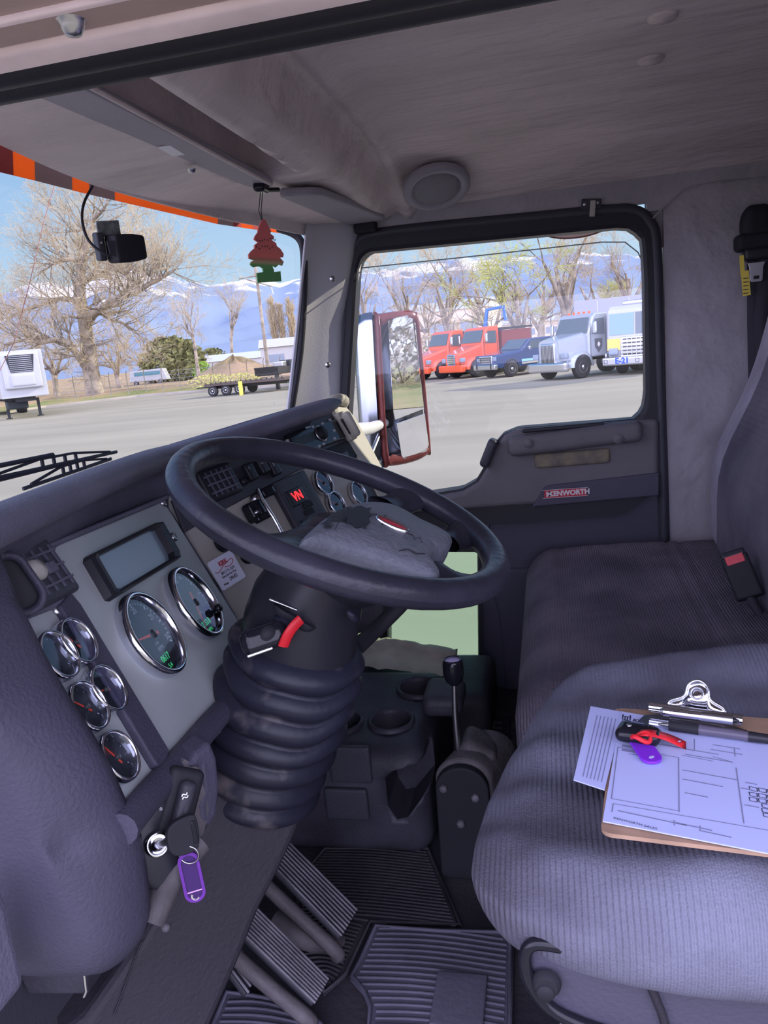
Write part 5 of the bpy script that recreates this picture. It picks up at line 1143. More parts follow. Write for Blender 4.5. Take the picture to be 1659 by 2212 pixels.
# trees ----------------------------------------------------------------
def rot(d, ang, az):
    o = d.orthogonal().normalized(); o.rotate(Matrix.Rotation(az, 3, d)); return (d*cos(ang)+o*sin(ang)).normalized()
def tube3(mb, pts, rs, n=4):
    vs = []; 
    for i, p in enumerate(pts):
        t = (pts[min(i+1, len(pts)-1)]-pts[max(i-1, 0)]).normalized(); x = t.orthogonal().normalized(); y = t.cross(x)
        for k in range(n): a = 2*pi*k/n; vs.append(p+(x*cos(a)+y*sin(a))*rs[i])
    b_ = len(mb.v); mb.v += vs
    for i in range(len(pts)-1):
        for k in range(n):
            l = (k+1) % n; mb.f.append((b_+i*n+k, b_+i*n+l, b_+(i+1)*n+l, b_+(i+1)*n+k)); mb.sm.append(True)
def grow(tr, tw, p, d, L, r, lev, up=.12, spr=.62, nch=(2, 4), minr=.018):
    seg = 4 if lev > 1 else 3; pts = [p]; rs = [r]; q = p.copy(); dd = d.copy()
    for i in range(seg):
        dd = (dd+V((random.uniform(-1, 1), random.uniform(-1, 1), random.uniform(-.6, 1)))*.16+V((0, 0, up*.5))).normalized()
        q = q+dd*L/seg; pts.append(q.copy()); rs.append(max(minr, r*(1-.55*(i+1)/seg)))
    tube3(tr if lev > 1 else tw, pts, rs, 5 if lev > 1 else 3)
    if lev <= 0: return
    for i in range(random.randint(*nch)+(2 if lev <= 2 else 0)):
        k = random.randint(1, seg); grow(tr, tw, pts[k], rot(dd, random.uniform(.35, 1)*spr*1.3, random.uniform(0, 6.28)), L*random.uniform(.55, .8), rs[k]*.62, lev-1, up, spr, nch, minr)
def maketree(name, base, H, label, seed, lev=5, trunk=.28, spr=.7, up=.12, tm='bark', wm='twig', group=None, nch=(2, 4), minr=.018, cat='tree', rad=None):
    random.seed(seed); o = thing(name, label, cat, tuple(base), group=group); tr, tw = MB(), MB(); r = rad or H*.028
    p = V((0, 0, 0)); d = V((random.uniform(-.1, .1), 0, 1)).normalized()
    tube3(tr, [p, p+d*H*trunk*.5, p+d*H*trunk], [r*1.2, r, r*.85], 8); top_ = p+d*H*trunk
    for i in range(4): grow(tr, tw, top_-d*H*.03*i, rot(d, random.uniform(.15, .6)*spr*1.4, i*1.6+random.random()), H*.30*random.uniform(.8, 1.15), r*.6, lev-1, up, spr, nch, minr)
    tr.build('trunk', M[tm], o, local=True); tw.build('twigs', M[wm], o, local=True, kind='stuff'); return o
# the large cottonwood, limbs laid out by hand
base = G(203, 862); YT = base.y
def tpt(x, y, dy=0): return at(x, y, Y=YT+dy)
o = thing('bare_cottonwood', 'largest bare cottonwood, thick forked trunk behind the white trailer', 'tree', tuple(base)); tr, tw = MB(), MB(); random.seed(21)
pxm = YT/FPX
limbs = [([(206, 864, 0), (204, 840, 0), (196, 800, 0), (192, 760, .3), (186, 715, .2), (178, 672, 0), (172, 625, 0), (176, 580, -.3), (182, 545, -.4), (194, 515, 0), (200, 480, .5), (212, 458, 1)], 23, 3),
         ([(186, 705, 0), (200, 680, -1), (225, 662, -2), (262, 641, -3), (295, 630, -4), (325, 612, -4), (352, 598, -5), (378, 582, -5)], 12, 2.5),
         ([(190, 800, 0), (170, 770, -1), (146, 742, -2), (118, 734, -3), (85, 740, -3.5), (50, 735, -4), (10, 745, -5)], 10, 2.5),
         ([(176, 660, 0), (150, 646, 1), (115, 648, 2), (80, 662, 3), (45, 672, 3), (15, 690, 3)], 7, 2),
         ([(176, 575, 0), (160, 562, -1), (135, 562, -2), (112, 572, -3), (85, 590, -3)], 7, 2),
         ([(180, 612, 0), (200, 600, 1), (222, 592, 2), (236, 580, 3), (232, 562, 3)], 6, 2),
         ([(292, 632, -4), (292, 610, -4), (275, 595, -4), (282, 582, -4), (310, 588, -5)], 5, 1.5),
         ([(210, 672, 0), (240, 690, 2), (270, 700, 3), (300, 722, 3)], 5, 1.5),
         ([(194, 515, 0), (180, 495, 1), (160, 500, 2), (140, 480, 2)], 5, 1.5), ([(205, 470, 0), (225, 450, -1), (232, 430, -1)], 5, 1.5)]
for pts, r0_, r1_ in limbs:
    P3 = catmull([tpt(*q) for q in pts], 3); n = len(P3); rs = [(r0_+(r1_-r0_)*i/(n-1))*pxm for i in range(n)]
    if r0_ > 20: rs[0] *= 1.25; rs[1] *= 1.1
    tube3(tr, [p-base for p in P3], rs, 8)
    for i in range(2 if r0_ < 20 else 14, n):
        for _ in range(2 if r0_ < 20 else 1):
            d = rot((P3[i]-P3[max(0, i-1)]).normalized(), random.uniform(.5, 1.3), random.uniform(0, 6.28))
            grow(tr, tw, P3[i]-base, (d+V((0, 0, .15))).normalized(), random.uniform(2.0, 3.6), rs[i]*.28+.02, 3, .05, .8, (2, 3), .011)
for i in range(26):
    q = tpt(random.uniform(188, 206), random.uniform(700, 830)); d = rot(V((0, 0, 1)), 1.4, random.uniform(0, 6.28)); grow(tr, tw, q-base, d, 2.0, .05, 2, -.12, .8, (2, 3), .011)
tr.build('trunk', M['bark'], o, local=True); tw.build('twigs', M['twig'], o, local=True, kind='stuff')
# unique trees, then copies with their own turn and size
def gd(px, dist):       # point on the verge at a bearing and distance
    d = ray(px, 780); u = V((d.x, d.y, 0)).normalized(); p = CAM+u*dist; return V((p.x, p.y, GZ+.25))
tA = maketree('bare_tree', gd(250, 105), 13, 'tangled bare tree just right of the big cottonwood', 1, 6, .2, .8, -.02, nch=(2, 3), minr=.014)
tB = maketree('bare_tree', gd(500, 190), 24, 'bare fan-shaped tree behind the flatbed trailer', 2, 5, .38, .5, .1, wm='twig2', nch=(2, 3), minr=.022, rad=.4)
tC = maketree('bare_tree', gd(1230, 72), 17.5, 'large bare tree spreading above the silver truck', 3, 6, .22, .72, .04, nch=(2, 3), minr=.012, rad=.45)
tD = maketree('budding_willow', gd(1130, 60), 12.5, 'yellow-green budding tree behind the blue pickup', 4, 6, .2, .75, -.04, wm='willow', nch=(2, 3), minr=.013)
def cp(src, base, rz, s, label):
    c = copy_tree(src); c.location = base; c.rotation_euler.z = rz; c.scale = (s, s, s); c['label'] = label; return c
cp(tA, gd(15, 100), 1.2, 1.25, 'tangled bare tree above the white trailer at the left edge')
cp(tA, gd(110, 96), 2.6, .95, 'low bare tree between the white trailer and the cottonwood trunk')
cp(tA, gd(315, 120), 4.0, 1.15, 'bare tree with yellowish twigs behind the parked van')
cp(tA, gd(385, 135), 5.1, 1.1, 'bare tree over the dirt bank left of the mound')
cp(tB, gd(425, 110), 2.0, .58, 'slim bare tree standing just left of the dirt mound')
cp(tC, gd(800, 95), 1.0, 1.02, 'bare tree behind the side mirror, leftmost in the passenger window')
cp(tC, gd(880, 82), 3.1, .92, 'bare tree rising between the side mirror and the left red truck')
cp(tC, gd(975, 88), 4.6, 1.0, 'bare tree above the left red truck')
cp(tA, gd(1060, 78), .6, 1.15, 'tangled bare tree above the right red truck')
cp(tC, gd(1360, 88), 2.2, .95, 'bare tree behind the fire truck at the window edge')
cp(tA, gd(1170, 100), 3.5, 1.3, 'bare tree in the background between pickup and silver truck')
cp(tD, gd(1330, 95), 2.0, .85, 'yellowish bush-like tree above the white box trailer')
cp(tA, gd(930, 120), 5.6, 1.4, 'distant bare tree behind the tan building')
cp(tA, gd(1290, 110), 1.9, 1.3, 'distant bare tree behind the large spreading tree')
# poplars
for i, (px, s, l) in enumerate(((601, 1.0, 'tall narrow poplar, left one of the pair beside the windshield edge'), (617, .88, 'tall narrow poplar, right one of the pair beside the windshield edge'), (640, .95, 'bare rounded tree at the windshield pillar'))):
    random.seed(40+i); b0 = gd(px, 210); o = thing('poplar_tree', l, 'tree', tuple(b0)); tr, tw = MB(), MB(); H = 17*s
    tube3(tr, [V((0, 0, 0)), V((0, 0, H*.5)), V((0, 0, H))], [.35, .22, .05], 6)
    for k in range(150):
        z = random.uniform(.12, .95)*H; a = random.uniform(0, 6.28); grow(tr, tw, V((0, 0, z)), V((cos(a)*.35, sin(a)*.35, 1)).normalized(), (1.4+1.6*sin(pi*z/H))*s, .06, 1, .2, .4, (2, 3), .05)
    tr.build('trunk', M['bark'], o, local=True); tw.build('twigs', M['twig'], o, local=True, kind='stuff')
# leafy bushes
def bush(name, base, w_, h, label, mt, seed, n=260):
    random.seed(seed); o = thing(name, label, 'bush', tuple(base)); b = MB(); tr = MB()
    for i in range(n*3):
        a = random.uniform(0, 6.28); z = random.random(); r = sqrt(random.random())*sqrt(max(0, 1-(z-.35)**2/.45)); c = V((cos(a)*r*w_/2, sin(a)*r*w_/2, .1+z*h*.9))
        s = random.uniform(.12, .3)*h*.32; u = V((random.gauss(0, 1), random.gauss(0, 1), random.gauss(0, 1))).normalized(); v_ = u.orthogonal().normalized()
        w2 = u.cross(v_); b.add([c-v_*s, c+w2*s*.6, c+v_*s, c-w2*s*.6+u*s*.3], [(0, 1, 2), (0, 2, 3)])
    for i in range(6): a = i*1.05; tube3(tr, [V((0, 0, 0)), V((cos(a)*w_*.15, sin(a)*w_*.15, h*.4)), V((cos(a)*w_*.3, sin(a)*w_*.3, h*.8))], [.06, .04, .02], 4)
    b.build('foliage', M[mt], o, local=True, kind='stuff'); tr.build('stems', M['bark'], o, local=True); return o
bush('evergreen_bush', gd(365, 118), 9, 7.0, 'olive green bushy tree behind the dirt bank', 'ever', 1)
bush('evergreen_bush', gd(398, 122), 7, 6.4, 'darker olive bush right of the larger olive tree', 'ever', 2)
bush('green_bush', gd(434, 115), 3.2, 2.6, 'bright green bush above the left end of the dirt mound', 'leaf', 3, 160)
bush('evergreen_bush', gd(458, 180), 9, 6.0, 'dark green tree behind the dirt mound', 'ever', 4)
bush('green_bush', gd(478, 170), 7, 4.2, 'yellow-green bush right of the dark green tree behind the mound', 'leaf', 5, 200)
bush('green_bush', gd(585, 160), 8, 4.6, 'bright green round bush right of the utility pole', 'leaf', 6)
bush('scrub_bush', gd(447, 66), 4, 1.1, 'low yellowish scrub in front of the dirt mound', 'willow', 7, 200)
bush('scrub_bush', gd(512, 63), 3.6, 1.0, 'low yellowish scrub behind the flatbed wheels', 'willow', 8, 160)
bush('scrub_bush', gd(800, 70), 9, 3.0, 'brownish scrub thicket behind the side mirror', 'twig', 9)
bush('scrub_bush', gd(925, 76), 7, 3.0, 'brownish scrub thicket beside the left red truck', 'twig', 10)
# dirt mound, van, buildings
c_ = gd(505, 90); g = []
for i in range(33):
    a = 2*pi*i/32; g.append([c_+V((cos(a)*r*6.2*(1+.15*sin(a*3)), sin(a)*r*5, 2.5*(1-r)**.8*(1+.25*noise.noise(V((cos(a)*2, sin(a)*2, r*3)))))) for r in [k/8 for k in range(8, -1, -1)]])
MB().grid(g).build('dirt_mound', M['dirt'], label='mound of tan dirt behind the flatbed trailer', cat='dirt pile')
def building(name, px, dist, w_, d_, h, rz, wall, roof, label, wins=4):
    b0 = gd(px, dist); o = thing(name, label, 'building', tuple(b0), rz=rz)
    MB().box((0, 0, h/2), (w_, d_, h)).build('walls', wall, o, local=True)
    MB().prism([(-w_/2-.3, -d_/2-.3, h), (-w_/2-.3, d_/2+.3, h), (-w_/2-.3, 0, h+d_*.16)], (w_+.6, 0, 0)).build('roof', roof, o, local=True)
    for i in range(wins): MB().box((-w_/2+w_*(i+.5)/wins, -d_/2-.03, h*.55), (w_/wins*.5, .06, h*.3)).build('window', M['lcd'], o, local=True)
mw = mat('white siding', (.45, .45, .44), .7); mtan = mat('tan wall', (.62, .52, .40), .8); mrf = mat('grey roof', (.42, .45, .46), .7)
building('long_shed', 560, 150, 34, 8, 2.4, .35, mw, mrf, 'long low pale shed behind the utility pole', 6)
building('white_house', 633, 120, 9, 8, 3.6, .3, mw, mw, 'white gabled house at the right edge of the windshield', 2)
building('tan_building', 972, 150, 18, 12, 7.5, -.2, mtan, mrf, 'tan flat building seen through branches above the red trucks', 3)
building('low_building', 1130, 190, 30, 10, 4.5, -.1, mtan, mrf, 'low tan building behind the chain fence', 6)
# vehicles --------------------------------------------------------------
paintR = mat('orange red truck paint', (.72, .10, .035), .25, coat=.6); paintB = mat('dark blue pickup paint', (.018, .045, .13), .2, coat=.8); paintS = mat('silver blue truck paint', (.36, .40, .43), .25, metal=.3, coat=.6)
paintW = mat('white truck paint', (.42, .43, .44), .35, coat=.3); paintY = mat('fire truck yellow', (.75, .55, .10), .35); wglass = mat('dark vehicle glass', (.06, .09, .10), .08, coat=1); tyre = mat('tyre', (.03, .03, .032), .8); cyan = mat('pale blue stripe', (.25, .55, .75), .4)
def wheel(o, x, y, r=.5, w_=.28, sgn=1):
    q = MB().lathe([(r*.55, -w_/2), (r*.92, -w_/2), (r, -w_/2+.04), (r, w_/2-.04), (r*.92, w_/2), (r*.55, w_/2)], (x, y, r), (0, 1, 0), 24).build('wheel', tyre, o, local=True)
    MB().lathe([(r*.57, .0), (r*.5, .02), (r*.36, -.05), (r*.2, -.04), (r*.16, .04), (0, .04)], (x, y+sgn*w_/2*.9, r), (0, sgn, 0), 20).build('rim', M['chrome'], q, local=True)
def taper(mb, x0, x1, zb0, zt0, zb1, zt1, w0, w1, cr=.12):
    # body between stations with rounded top edges
    def sec(x, zb, zt, w_): return [(x, -w_, zb), (x, -w_, zt-cr), (x, -w_+cr*.4, zt-cr*.35), (x, -w_+cr, zt), (x, w_-cr, zt), (x, w_-cr*.4, zt-cr*.35), (x, w_, zt-cr), (x, w_, zb)]
    a, b_ = sec(x0, zb0, zt0, w0), sec(x1, zb1, zt1, w1); n = 8
    mb.add(a+b_, [(i, (i+1) % n, n+(i+1) % n, n+i) for i in range(n)]+[tuple(range(n))[::-1], tuple(range(n, 2*n))]); return mb
def convtruck(name, label, gp, rz, paint, hz=(1.5, 1.85), grille='bars', sleeper=0, roofl=True, cat='truck', rear=None, emblem=False, slope=.1):
    o = thing(name, label, cat, (0, 0, GZ), rz=rz)
    off = Matrix.Rotation(rz, 3, 'Z') @ V((0, 1.0, 0)); o.location = (gp.x-off.x, gp.y-off.y, GZ)
    L = dict(local=True)
    taper(MB(), .95, -.55, .80, hz[0], .85, hz[1], .60, .86, .14).build('hood', paint, o, **L)
    for s in (-1, 1):
        a = [pi*k/12 for k in range(13)]; P = [(.66*cos(t), s*1.12, .50+.66*sin(t)) for t in a]; Q = [(.54*cos(t), s*1.12, .50+.54*sin(t)) for t in a]
        b = MB(); b.grid([[(p[0], s*.55, p[2]) for p in P], P, Q], smooth=True); b.build('fender', paint, o, **L)
        wheel(o, 0, s*.98, .50, .28, s)
        wheel(o, -3.9 if roofl else -3.2, s*.95, .50, .5, s)
        MB().rbox((.86, s*.86, 1.05), (.20, .34, .24), .05).build('headlight', M['lcd'], o, **L)
        MB().rbox((-2.0, s*.95, .72), (1.0, .35, .5), .12).build('fuel_tank', M['chrome'], o, **L)
        MB().rbox((-.62, s*1.28, 2.15), (.10, .20, .50), .04).build('side_mirror', M['chrome'], o, **L)
        MB().tube([(-.7, s*1.0, 1.95), (-.62, s*1.25, 1.95)], .02, 6).build('mirror_bracket', M['steel'], o, **L)
    cx0, cx1 = -.50, -1.75-sleeper; zt = 2.78
    b = MB(); prof = [(cx0, .85), (cx0, 1.9), (cx0-.30, 2.62), (cx0-.48, zt), (cx1, zt), (cx1, .85)]
    b.prism([(x, -1.02, z) for x, z in prof], (0, 2.04, 0)); b.build('cab', paint, o, bevel=.07, **L)
    nrm = V((.72, 0, .30)).normalized()
    b = MB(); b.prism([V((cx0+.02, s*.92, 1.93)) for s in (-1,)]+[V((cx0+.02, .92, 1.93)), V((cx0-.265, .84, 2.60)), V((cx0-.265, -.84, 2.60))], nrm*.03); b.build('windshield', wglass, o, **L)
    for s in (-1, 1):
        b = MB(); b.prism([(cx0-.22, s*1.0, 1.86), (cx0-.42, s*1.0, 2.52), (cx0-1.02, s*1.0, 2.52), (cx0-1.02, s*1.0, 1.82)], (0, s*.035, 0)); b.build('side_window', wglass, o, **L)
        b = MB()
        for x in (cx0-.12, cx0-1.10): b.box((x, s*1.025, 1.6), (.018, .01, 1.5))
        b.box((cx0-.61, s*1.025, .88), (1.0, .01, .018)); b.build('door_seam', tyre, o, **L)
    if grille == 'bars':
        q = MB().rbox((.98, 0, 1.17), (.12, .86, .92), .05).build('grille', M['chrome'], o, **L)
        for i in range(9): MB().box((1.045, -.34+.085*i, 1.16), (.01, .035, .78)).build('grille_bar', tyre, q, **L)
    else:
        q = MB().rbox((.97, 0, 1.08), (.10, .74, .62), .10).build('grille', M['chrome'], o, **L)
        for i in range(5): MB().box((1.025, 0, .86+.11*i), (.01, .62, .04)).build('grille_bar', tyre, q, **L)
    bm_ = MB().rbox((1.02, 0, .58), (.28, 2.3, .42), .08); bm_.build('bumper', M['chrome'] if grille == 'bars' else paint, o, **L)
    if roofl:
        for i in range(5): MB().rbox((cx0-.55, -.6+.3*i, zt+.05), (.12, .08, .08), .03).build('roof_light', M['orange'], o, **L)
    MB().box((-2.9, 0, .82), (3.4 if roofl else 2.6, .8, .22)).build('chassis', tyre, o, **L)
    if rear: rear(o)
    if emblem:
        q = MB().prism([(cx0-.62+x, 1.022, 1.35+z) for x, z in ((-.24, .30), (.24, .30), (.24, -.05), (0, -.32), (-.24, -.05))], (0, .012, 0)).build('door_emblem', M['dial'], o, **L)
        MB().prism([(cx0-.62+x, 1.036, 1.40+z) for x, z in ((-.10, 0), (0, .12), (.10, 0), (0, -.12))], (0, .004, 0)).build('emblem_mark', M['white'], q, **L)
    return o
def dump(o):
    b = MB(); b.box((-3.0, 0, 1.75), (2.2, 2.2, 1.5)); b.build('dump_body', M['mirrorframe'], o, local=True)
    MB().box((-3.0, 0, 2.6), (2.4, 2.3, .12)).build('tarp_rail', tyre, o, local=True)
convtruck('semi_truck', 'silver conventional truck with tall barred grille and chrome bumper', G(1257, 817), radians(-135), paintS, (1.75, 1.98), 'bars', emblem=True)
convtruck('red_truck', 'orange-red truck with rounded hood, right one of the red pair', G(1031, 815), radians(-137), paintR, (1.42, 1.86), 'round', roofl=False, rear=dump)
convtruck('red_truck', 'orange-red truck, left one of the red pair nearest the side mirror', G(957, 818), radians(-137), paintR, (1.38, 1.8), 'slats', roofl=False, rear=dump)
# blue pickup
gp = G(1104, 814); rz = radians(-138); o = thing('pickup_truck', 'dark blue crew cab pickup with pale blue side stripe', 'pickup truck', (0, 0, GZ), rz=rz); off = Matrix.Rotation(rz, 3, 'Z') @ V((0, .85, 0)); o.location = (gp.x-off.x, gp.y-off.y, GZ)
L = dict(local=True)
taper(MB(), .95, -.75, .55, 1.22, .5, 1.38, .92, .96, .12).build('hood', paintB, o, **L)
MB().prism([(x, -.94, z) for x, z in ((-.7, .5), (-.7, 1.36), (-1.35, 1.90), (-3.05, 1.93), (-3.25, 1.36), (-3.25, .5))], (0, 1.88, 0)).build('cab', paintB, o, bevel=.06, **L)
MB().box((-4.15, 0, .92), (1.9, 1.88, .85)).build('bed', paintB, o, bevel=.05, **L)
MB().prism([(-.76, -.82, 1.39), (-.76, .82, 1.39), (-1.32, .72, 1.85), (-1.32, -.72, 1.85)], (.03, 0, .035)).build('windshield', wglass, o, **L)
for s in (-1, 1):
    for x0, x1 in ((-1.25, -2.05), (-2.15, -3.0)): MB().prism([(x0+.12, s*.93, 1.38), (x0-.12, s*.93, 1.80), (x1, s*.93, 1.82), (x1-.05, s*.93, 1.38)], (0, s*.03, 0)).build('side_window', wglass, o, **L)
    wheel(o, 0, s*.86, .43, .27, s); wheel(o, -3.75, s*.86, .43, .27, s)
    MB().tube([(.50*cos(t), s*.965, .43+.50*sin(t)) for t in [pi*k/12 for k in range(13)]], .03, 6).build('wheel_arch', tyre, o, **L)
    MB().box((-1.9, s*.955, .80), (2.4, .02, .13)).build('side_stripe', cyan, o, **L)
    MB().box((-1.9, s*.955, .66), (2.4, .02, .10)).build('lower_trim', M['cream'], o, **L)
    MB().rbox((-1.15, s*1.08, 1.42), (.14, .22, .20), .05).build('side_mirror', M['chrome'], o, **L)
    MB().rbox((.90, s*.72, 1.02), (.14, .36, .24), .05).build('headlight', M['lcd'], o, **L)
q = MB().rbox((.95, 0, .98), (.10, 1.1, .42), .05).build('grille', M['chrome'], o, **L)
for i in range(3): MB().box((1.005, 0, .86+.12*i), (.01, 1.0, .05)).build('grille_bar', tyre, q, **L)
MB().rbox((1.02, 0, .60), (.2, 1.9, .28), .06).build('bumper', M['chrome'], o, **L)
b = MB(); b.tube([(1.12, -.6, .5), (1.14, -.6, 1.1), (1.14, .6, 1.1), (1.12, .6, .5)], .035, 6); b.build('bull_bar', tyre, o, **L)
# fire truck
gp = G(1374, 808); rz = radians(-118); o = thing('fire_truck', 'white and yellow fire truck marked E-21 at the window edge', 'fire truck', (gp.x, gp.y, GZ), rz=rz)
MB().prism([(x, -1.24, z) for x, z in ((0, .75), (.05, 1.6), (0, 2.75), (-.25, 2.95), (-3.2, 2.95), (-3.2, .75))], (0, 2.48, 0)).build('cab', paintW, o, bevel=.08, **L)
MB().box((-6.5, 0, 1.8), (6.2, 2.48, 2.3)).build('rear_body', paintW, o, **L)
for y0, y1 in ((-1.12, -.04), (.04, 1.12)): MB().prism([(.04, y0, 1.72), (.04, y1, 1.72), (.01, y1, 2.62), (.01, y0, 2.62)], (.03, 0, 0)).build('windshield', mat('greenish windshield', (.20, .33, .32), .1) if y0 < 0 else wglass, o, **L)
MB().box((.05, 0, 1.32), (.04, 2.46, .50)).build('yellow_band', paintY, o, **L)
q = MB().rbox((.09, 0, 1.20), (.10, 1.25, .85), .04).build('grille', M['chrome'], o, **L)
for i in range(5): MB().box((.145, 0, .88+.16*i), (.01, 1.1, .06)).build('grille_bar', tyre, q, **L)
for i in range(6): MB().box((.15, -.5+.2*i, 1.2), (.012, .03, .78)).build('grille_upright', M['chrome'], q, **L)
for s in (-1, 1):
    MB().rbox((.10, s*.95, 1.02), (.10, .42, .30), .05).build('headlight', M['lcd'], o, **L); wheel(o, -1.2, s*1.1, .52, .3, s); wheel(o, -7, s*1.1, .52, .3, s)
    MB().prism([(-.5, s*1.22, 1.65), (-.5, s*1.22, 2.6), (-1.4, s*1.22, 2.6), (-1.4, s*1.22, 1.65)], (0, s*.035, 0)).build('side_window', wglass, o, **L)
q = MB().rbox((.35, 0, .62), (.55, 2.5, .36), .05).build('bumper', M['steel'], o, **L)
MB().text('E-21', (.635, -.35, .63), (0, 1, 0), (0, 0, 1), .34, bold=.012).build('unit_number', mat('blue lettering', (.03, .10, .45), .4), q, **L)
for y in (-1.08, .32): MB().rbox((.63, y, .63), (.02, .16, .16), .03).build('bumper_lamp', tyre, q, **L)
MB().rbox((-.8, 0, 3.05), (.4, 1.6, .18), .06).build('light_bar', M['chrome'], o, **L)
# box trailer behind
gp = G(1300, 790); o = thing('box_trailer', 'long pale box trailer parked behind the silver truck and fire truck', 'trailer', (gp.x+6.5, gp.y+9, GZ), rz=radians(-6))
MB().box((0, 0, 2.55), (15, 2.6, 2.8)).build('trailer_box', mat('grey trailer skin', (.30, .31, .33), .6), o, bevel=.03, **L); MB().box((0, 0, 1.1), (14.6, 1.0, .25)).build('trailer_frame', tyre, o, **L)
for x in (4.5, 5.8): wheel(o, x, -1.1, .5, .3, -1); wheel(o, x, 1.1, .5, .3, 1)
for x in range(-6, 7, 2): MB().box((x, -1.31, 2.55), (.04, .02, 2.6)).build('side_rib', M['steel'], o, **L)
# reefer trailer on the left
gp = G(62, 903); hd = V((.70, -.72, 0)).normalized(); rz = atan2(hd.y, hd.x)
o = thing('refrigerated_trailer', 'white refrigerated trailer with a cooling unit on its front', 'trailer', (gp.x, gp.y, GZ), rz=rz)
MB().box((-6.0, 0, 2.65), (13.4, 2.6, 2.75)).build('trailer_box', paintW, o, bevel=.04, **L)
ru = MB().rbox((.80, 0, 2.85), (.30, 2.1, 2.1), .10).build('cooling_unit', paintW, o, **L)
MB().prism([(.96, -.80, 3.75), (.96, .80, 3.75), (.96, .62, 2.75), (.96, -.62, 2.75)], (.01, 0, 0)).build('unit_grille', M['dial'], ru, **L)
for i in range(9): MB().box((.975, 0, 2.80+.11*i), (.012, 1.25, .02)).build('grille_slat', M['steel'], ru, **L)
MB().rbox((.93, 0, 2.3), (.1, 1.3, .7), .06).build('unit_hatch', paintW, ru, **L)
MB().box((-6, 0, 1.15), (13, 1.1, .25)).build('trailer_frame', tyre, o, **L)
for s in (-1, 1):
    MB().box((-1.4, s*.9, .6), (.16, .16, 1.1)).build('landing_leg', M['dial'], o, **L); MB().rbox((-1.4, s*.9, .05), (.35, .35, .06), .02).build('landing_foot', M['dial'], o, **L)
for x in (-10.5, -11.8): wheel(o, x, -1.05, .5, .5, -1); wheel(o, x, 1.05, .5, .5, 1)
MB().rbox((-.8, -.4, .85), (.7, 1.2, .5), .08).build('fuel_tank', M['dial'], o, **L)
# flatbed trailer
a0, a1 = G(446, 858), G(640, 842); hd = (a1-a0).normalized(); rz = atan2(hd.y, hd.x); Lt = (a1-a0).length
o = thing('flatbed_trailer', 'low dark flatbed trailer parked along the curb', 'trailer', (a0.x, a0.y, GZ), rz=rz)
MB().box((Lt*.45, 1.0, .78), (Lt*.9, 2.3, .16)).build('deck', mat('rusty deck', (.09, .07, .06), .8), o, **L)
for i in range(16): MB().box((.2+i*Lt*.9/16, -.16, .90), (.06, .05, .12)).build('stake', tyre, o, **L)
MB().box((Lt*.45, 1.0, .6), (Lt*.85, .9, .25)).build('frame_rail', tyre, o, **L)
for x in (.55, 1.55, 2.55): wheel(o, x, .05, .36, .26, -1); wheel(o, x, 2.0, .36, .26, 1)
MB().box((-.5, .8, .62), (1.2, .12, .08)).build('rear_bar', tyre, o, **L)
a0, a1 = G(578, 846), G(665, 832); hd = (a1-a0).normalized(); rz = atan2(hd.y, hd.x)
o = thing('gooseneck_trailer', 'dark loaded gooseneck trailer front beyond the flatbed, near the pillar', 'trailer', (a0.x+.6, a0.y+1.6, GZ), rz=rz)
MB().box((3, 1.4, 1.3), (5.6, 2.0, .5)).build('deck', tyre, o, **L); MB().prism([(0, .5, 1.6), (1.2, .5, 1.6), (1.5, .5, 1.1), (.3, .5, 1.0)], (0, 1.8, 0)).build('gooseneck', tyre, o, **L)
MB().box((.25, .6, .6), (.22, .22, 1.3)).build('landing_leg', tyre, o, **L); MB().box((2.7, .35, 1.05), (1.4, .1, .5)).build('tool_box', M['cream'], o, **L)
random.seed(9)
for i in range(7): MB().rbox((1.8+i*.6, 1.3+random.uniform(-.3, .3), 1.72), (.5, .9, .3+random.random()*.25), .05).build('cargo_piece', M['steel'] if i % 3 == 0 else M['dial'], o, **L)
MB().box((-.5, .3, .45), (.2, .2, .9)).build('yellow_post', M['yellow'], label='short yellow post in front of the trailers', cat='post').location = (a0.x-.6, a0.y-2.2, GZ)
# utility pole
b0 = gd(577, 66); b0.z = GZ; Hp = (838-593)/FPX*66*1.0
o = thing('utility_pole', 'tall wooden utility pole with a slanting crossarm', 'utility pole', tuple(b0))
MB().tube([b0, b0+V((0, 0, Hp))], [.16, .11], 10).build('pole', M['bark'], o)
zz = b0+V((0, -.15, Hp*.90)); MB().tube([zz+V((-1.5, 0, -.05)), zz+V((1.1, 0, .1))], .06, 6).build('crossarm', M['bark'], o)
MB().tube([zz+V((-.9, 0, -.15)), zz+V((1.3, 0, -.95))], .06, 6).build('crossarm', M['bark'], o)
for dx, dz in ((-1.4, -.15), (1.2, -1.0)): MB().tube([zz+V((dx, 0, dz)), zz+V((dx+.1, 0, dz-.55))], .04, 6).build('insulator', M['steel'], o)
# van behind trees
b0 = gd(318, 112); o = thing('camper_van', 'white and teal van parked beyond the dirt bank', 'van', tuple(b0), rz=.2)
MB().prism([(x, -.95, z) for x, z in ((-2.6, .5), (-2.4, 2.0), (2.2, 2.1), (2.7, .5))], (0, 1.9, 0)).build('van_body', paintW, o, bevel=.12, **L)
MB().box((0, -.97, 1.55), (3.6, .03, .5)).build('van_windows', mat('teal glass', (.08, .22, .26), .2), o, **L)
for x in (-1.7, 1.7): wheel(o, x, -.85, .35, .22, -1)
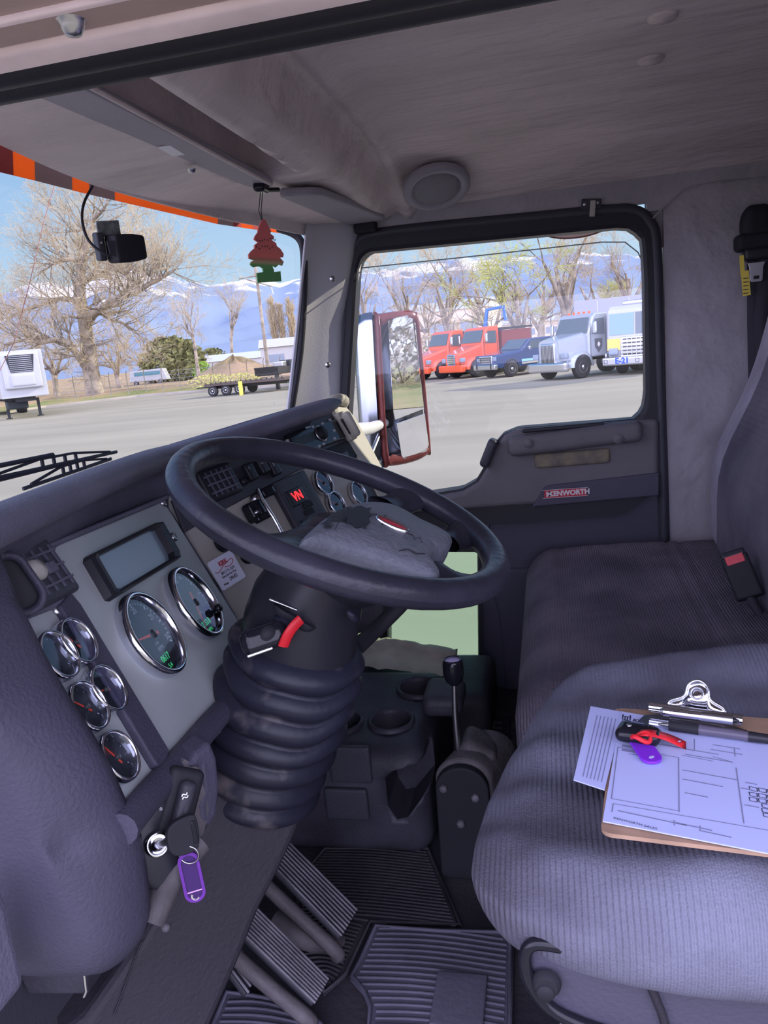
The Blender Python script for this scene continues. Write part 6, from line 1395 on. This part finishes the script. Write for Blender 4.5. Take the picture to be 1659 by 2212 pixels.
# blue lift behind the red trucks
b0 = gd(1065, 58); o = thing('blue_lift', 'blue angled lift arm behind the right red truck', 'lift', tuple(b0)); bl = mat('lift blue', (.03, .14, .40), .4)
MB().box(b0+V((0, 0, 1.2)), (1.6, 1.4, 2.4)).build('lift_base', bl, o); MB().tube([b0+V((-.5, 0, 2.2)), b0+V((-.2, 0, 3.9)), b0+V((1.0, 0, 4.0)), b0+V((1.1, 0, 3.0))], .16, 6).build('lift_arm', bl, o)
# chain link fences
def fence(name, pa_, pb_, n, h, label, wires=5):
    o = thing(name, label, 'fence', tuple(pa_)); w_ = MB()
    for i in range(n+1):
        p = pa_.lerp(pb_, i/n); MB().tube([p, p+V((0, 0, h)), p+V((.18, -.18, h+.35))], .035, 6).build('fence_post', M['steel'], o)
    for k in range(wires): z = h*(k+1)/wires; w_.tube([pa_+V((0, 0, z)), pb_+V((0, 0, z))], .012, 4)
    nn = int((pb_-pa_).length/.5); 
    for i in range(nn):
        p = pa_.lerp(pb_, i/nn); q = pa_.lerp(pb_, min(1, (i+3)/nn)); w_.tube([p, q+V((0, 0, h))], .006, 3); w_.tube([p+V((0, 0, h)), q], .006, 3)
    w_.build('fence_mesh', M['steel'], o, kind='stuff')
fence('chain_link_fence', gd(905, 57), gd(1420, 55), 12, 3.0, 'chain link fence with angled tops behind the parked trucks')
fence('chain_link_fence', gd(110, 74), gd(640, 72), 14, 1.7, 'low wire fence along the grass behind the curb')

# what the side mirror reflects: thicket and grass behind the truck
MB().add([(22, -14, GZ+.02), (80, -60, GZ+.02), (80, 40, GZ+.02), (24, 8, GZ+.02)], [(0, 1, 2, 3)]).build('rear_verge', M['verge'], kind='structure')
cp(tA, V((48, -6, GZ)), .3, .9, 'bare tree reflected at the top of the side mirror')
cp(tC, V((55, -12, GZ)), 1.3, .8, 'bare tree reflected in the left half of the side mirror')
bush('scrub_bush', V((42, -4, GZ)), 12, 3.4, 'scrub thicket reflected in the side mirror', 'twig2', 12, 300)
bush('scrub_bush', V((46, -18, GZ)), 12, 3.8, 'larger scrub thicket reflected beside the tree in the mirror', 'twig', 13, 300)
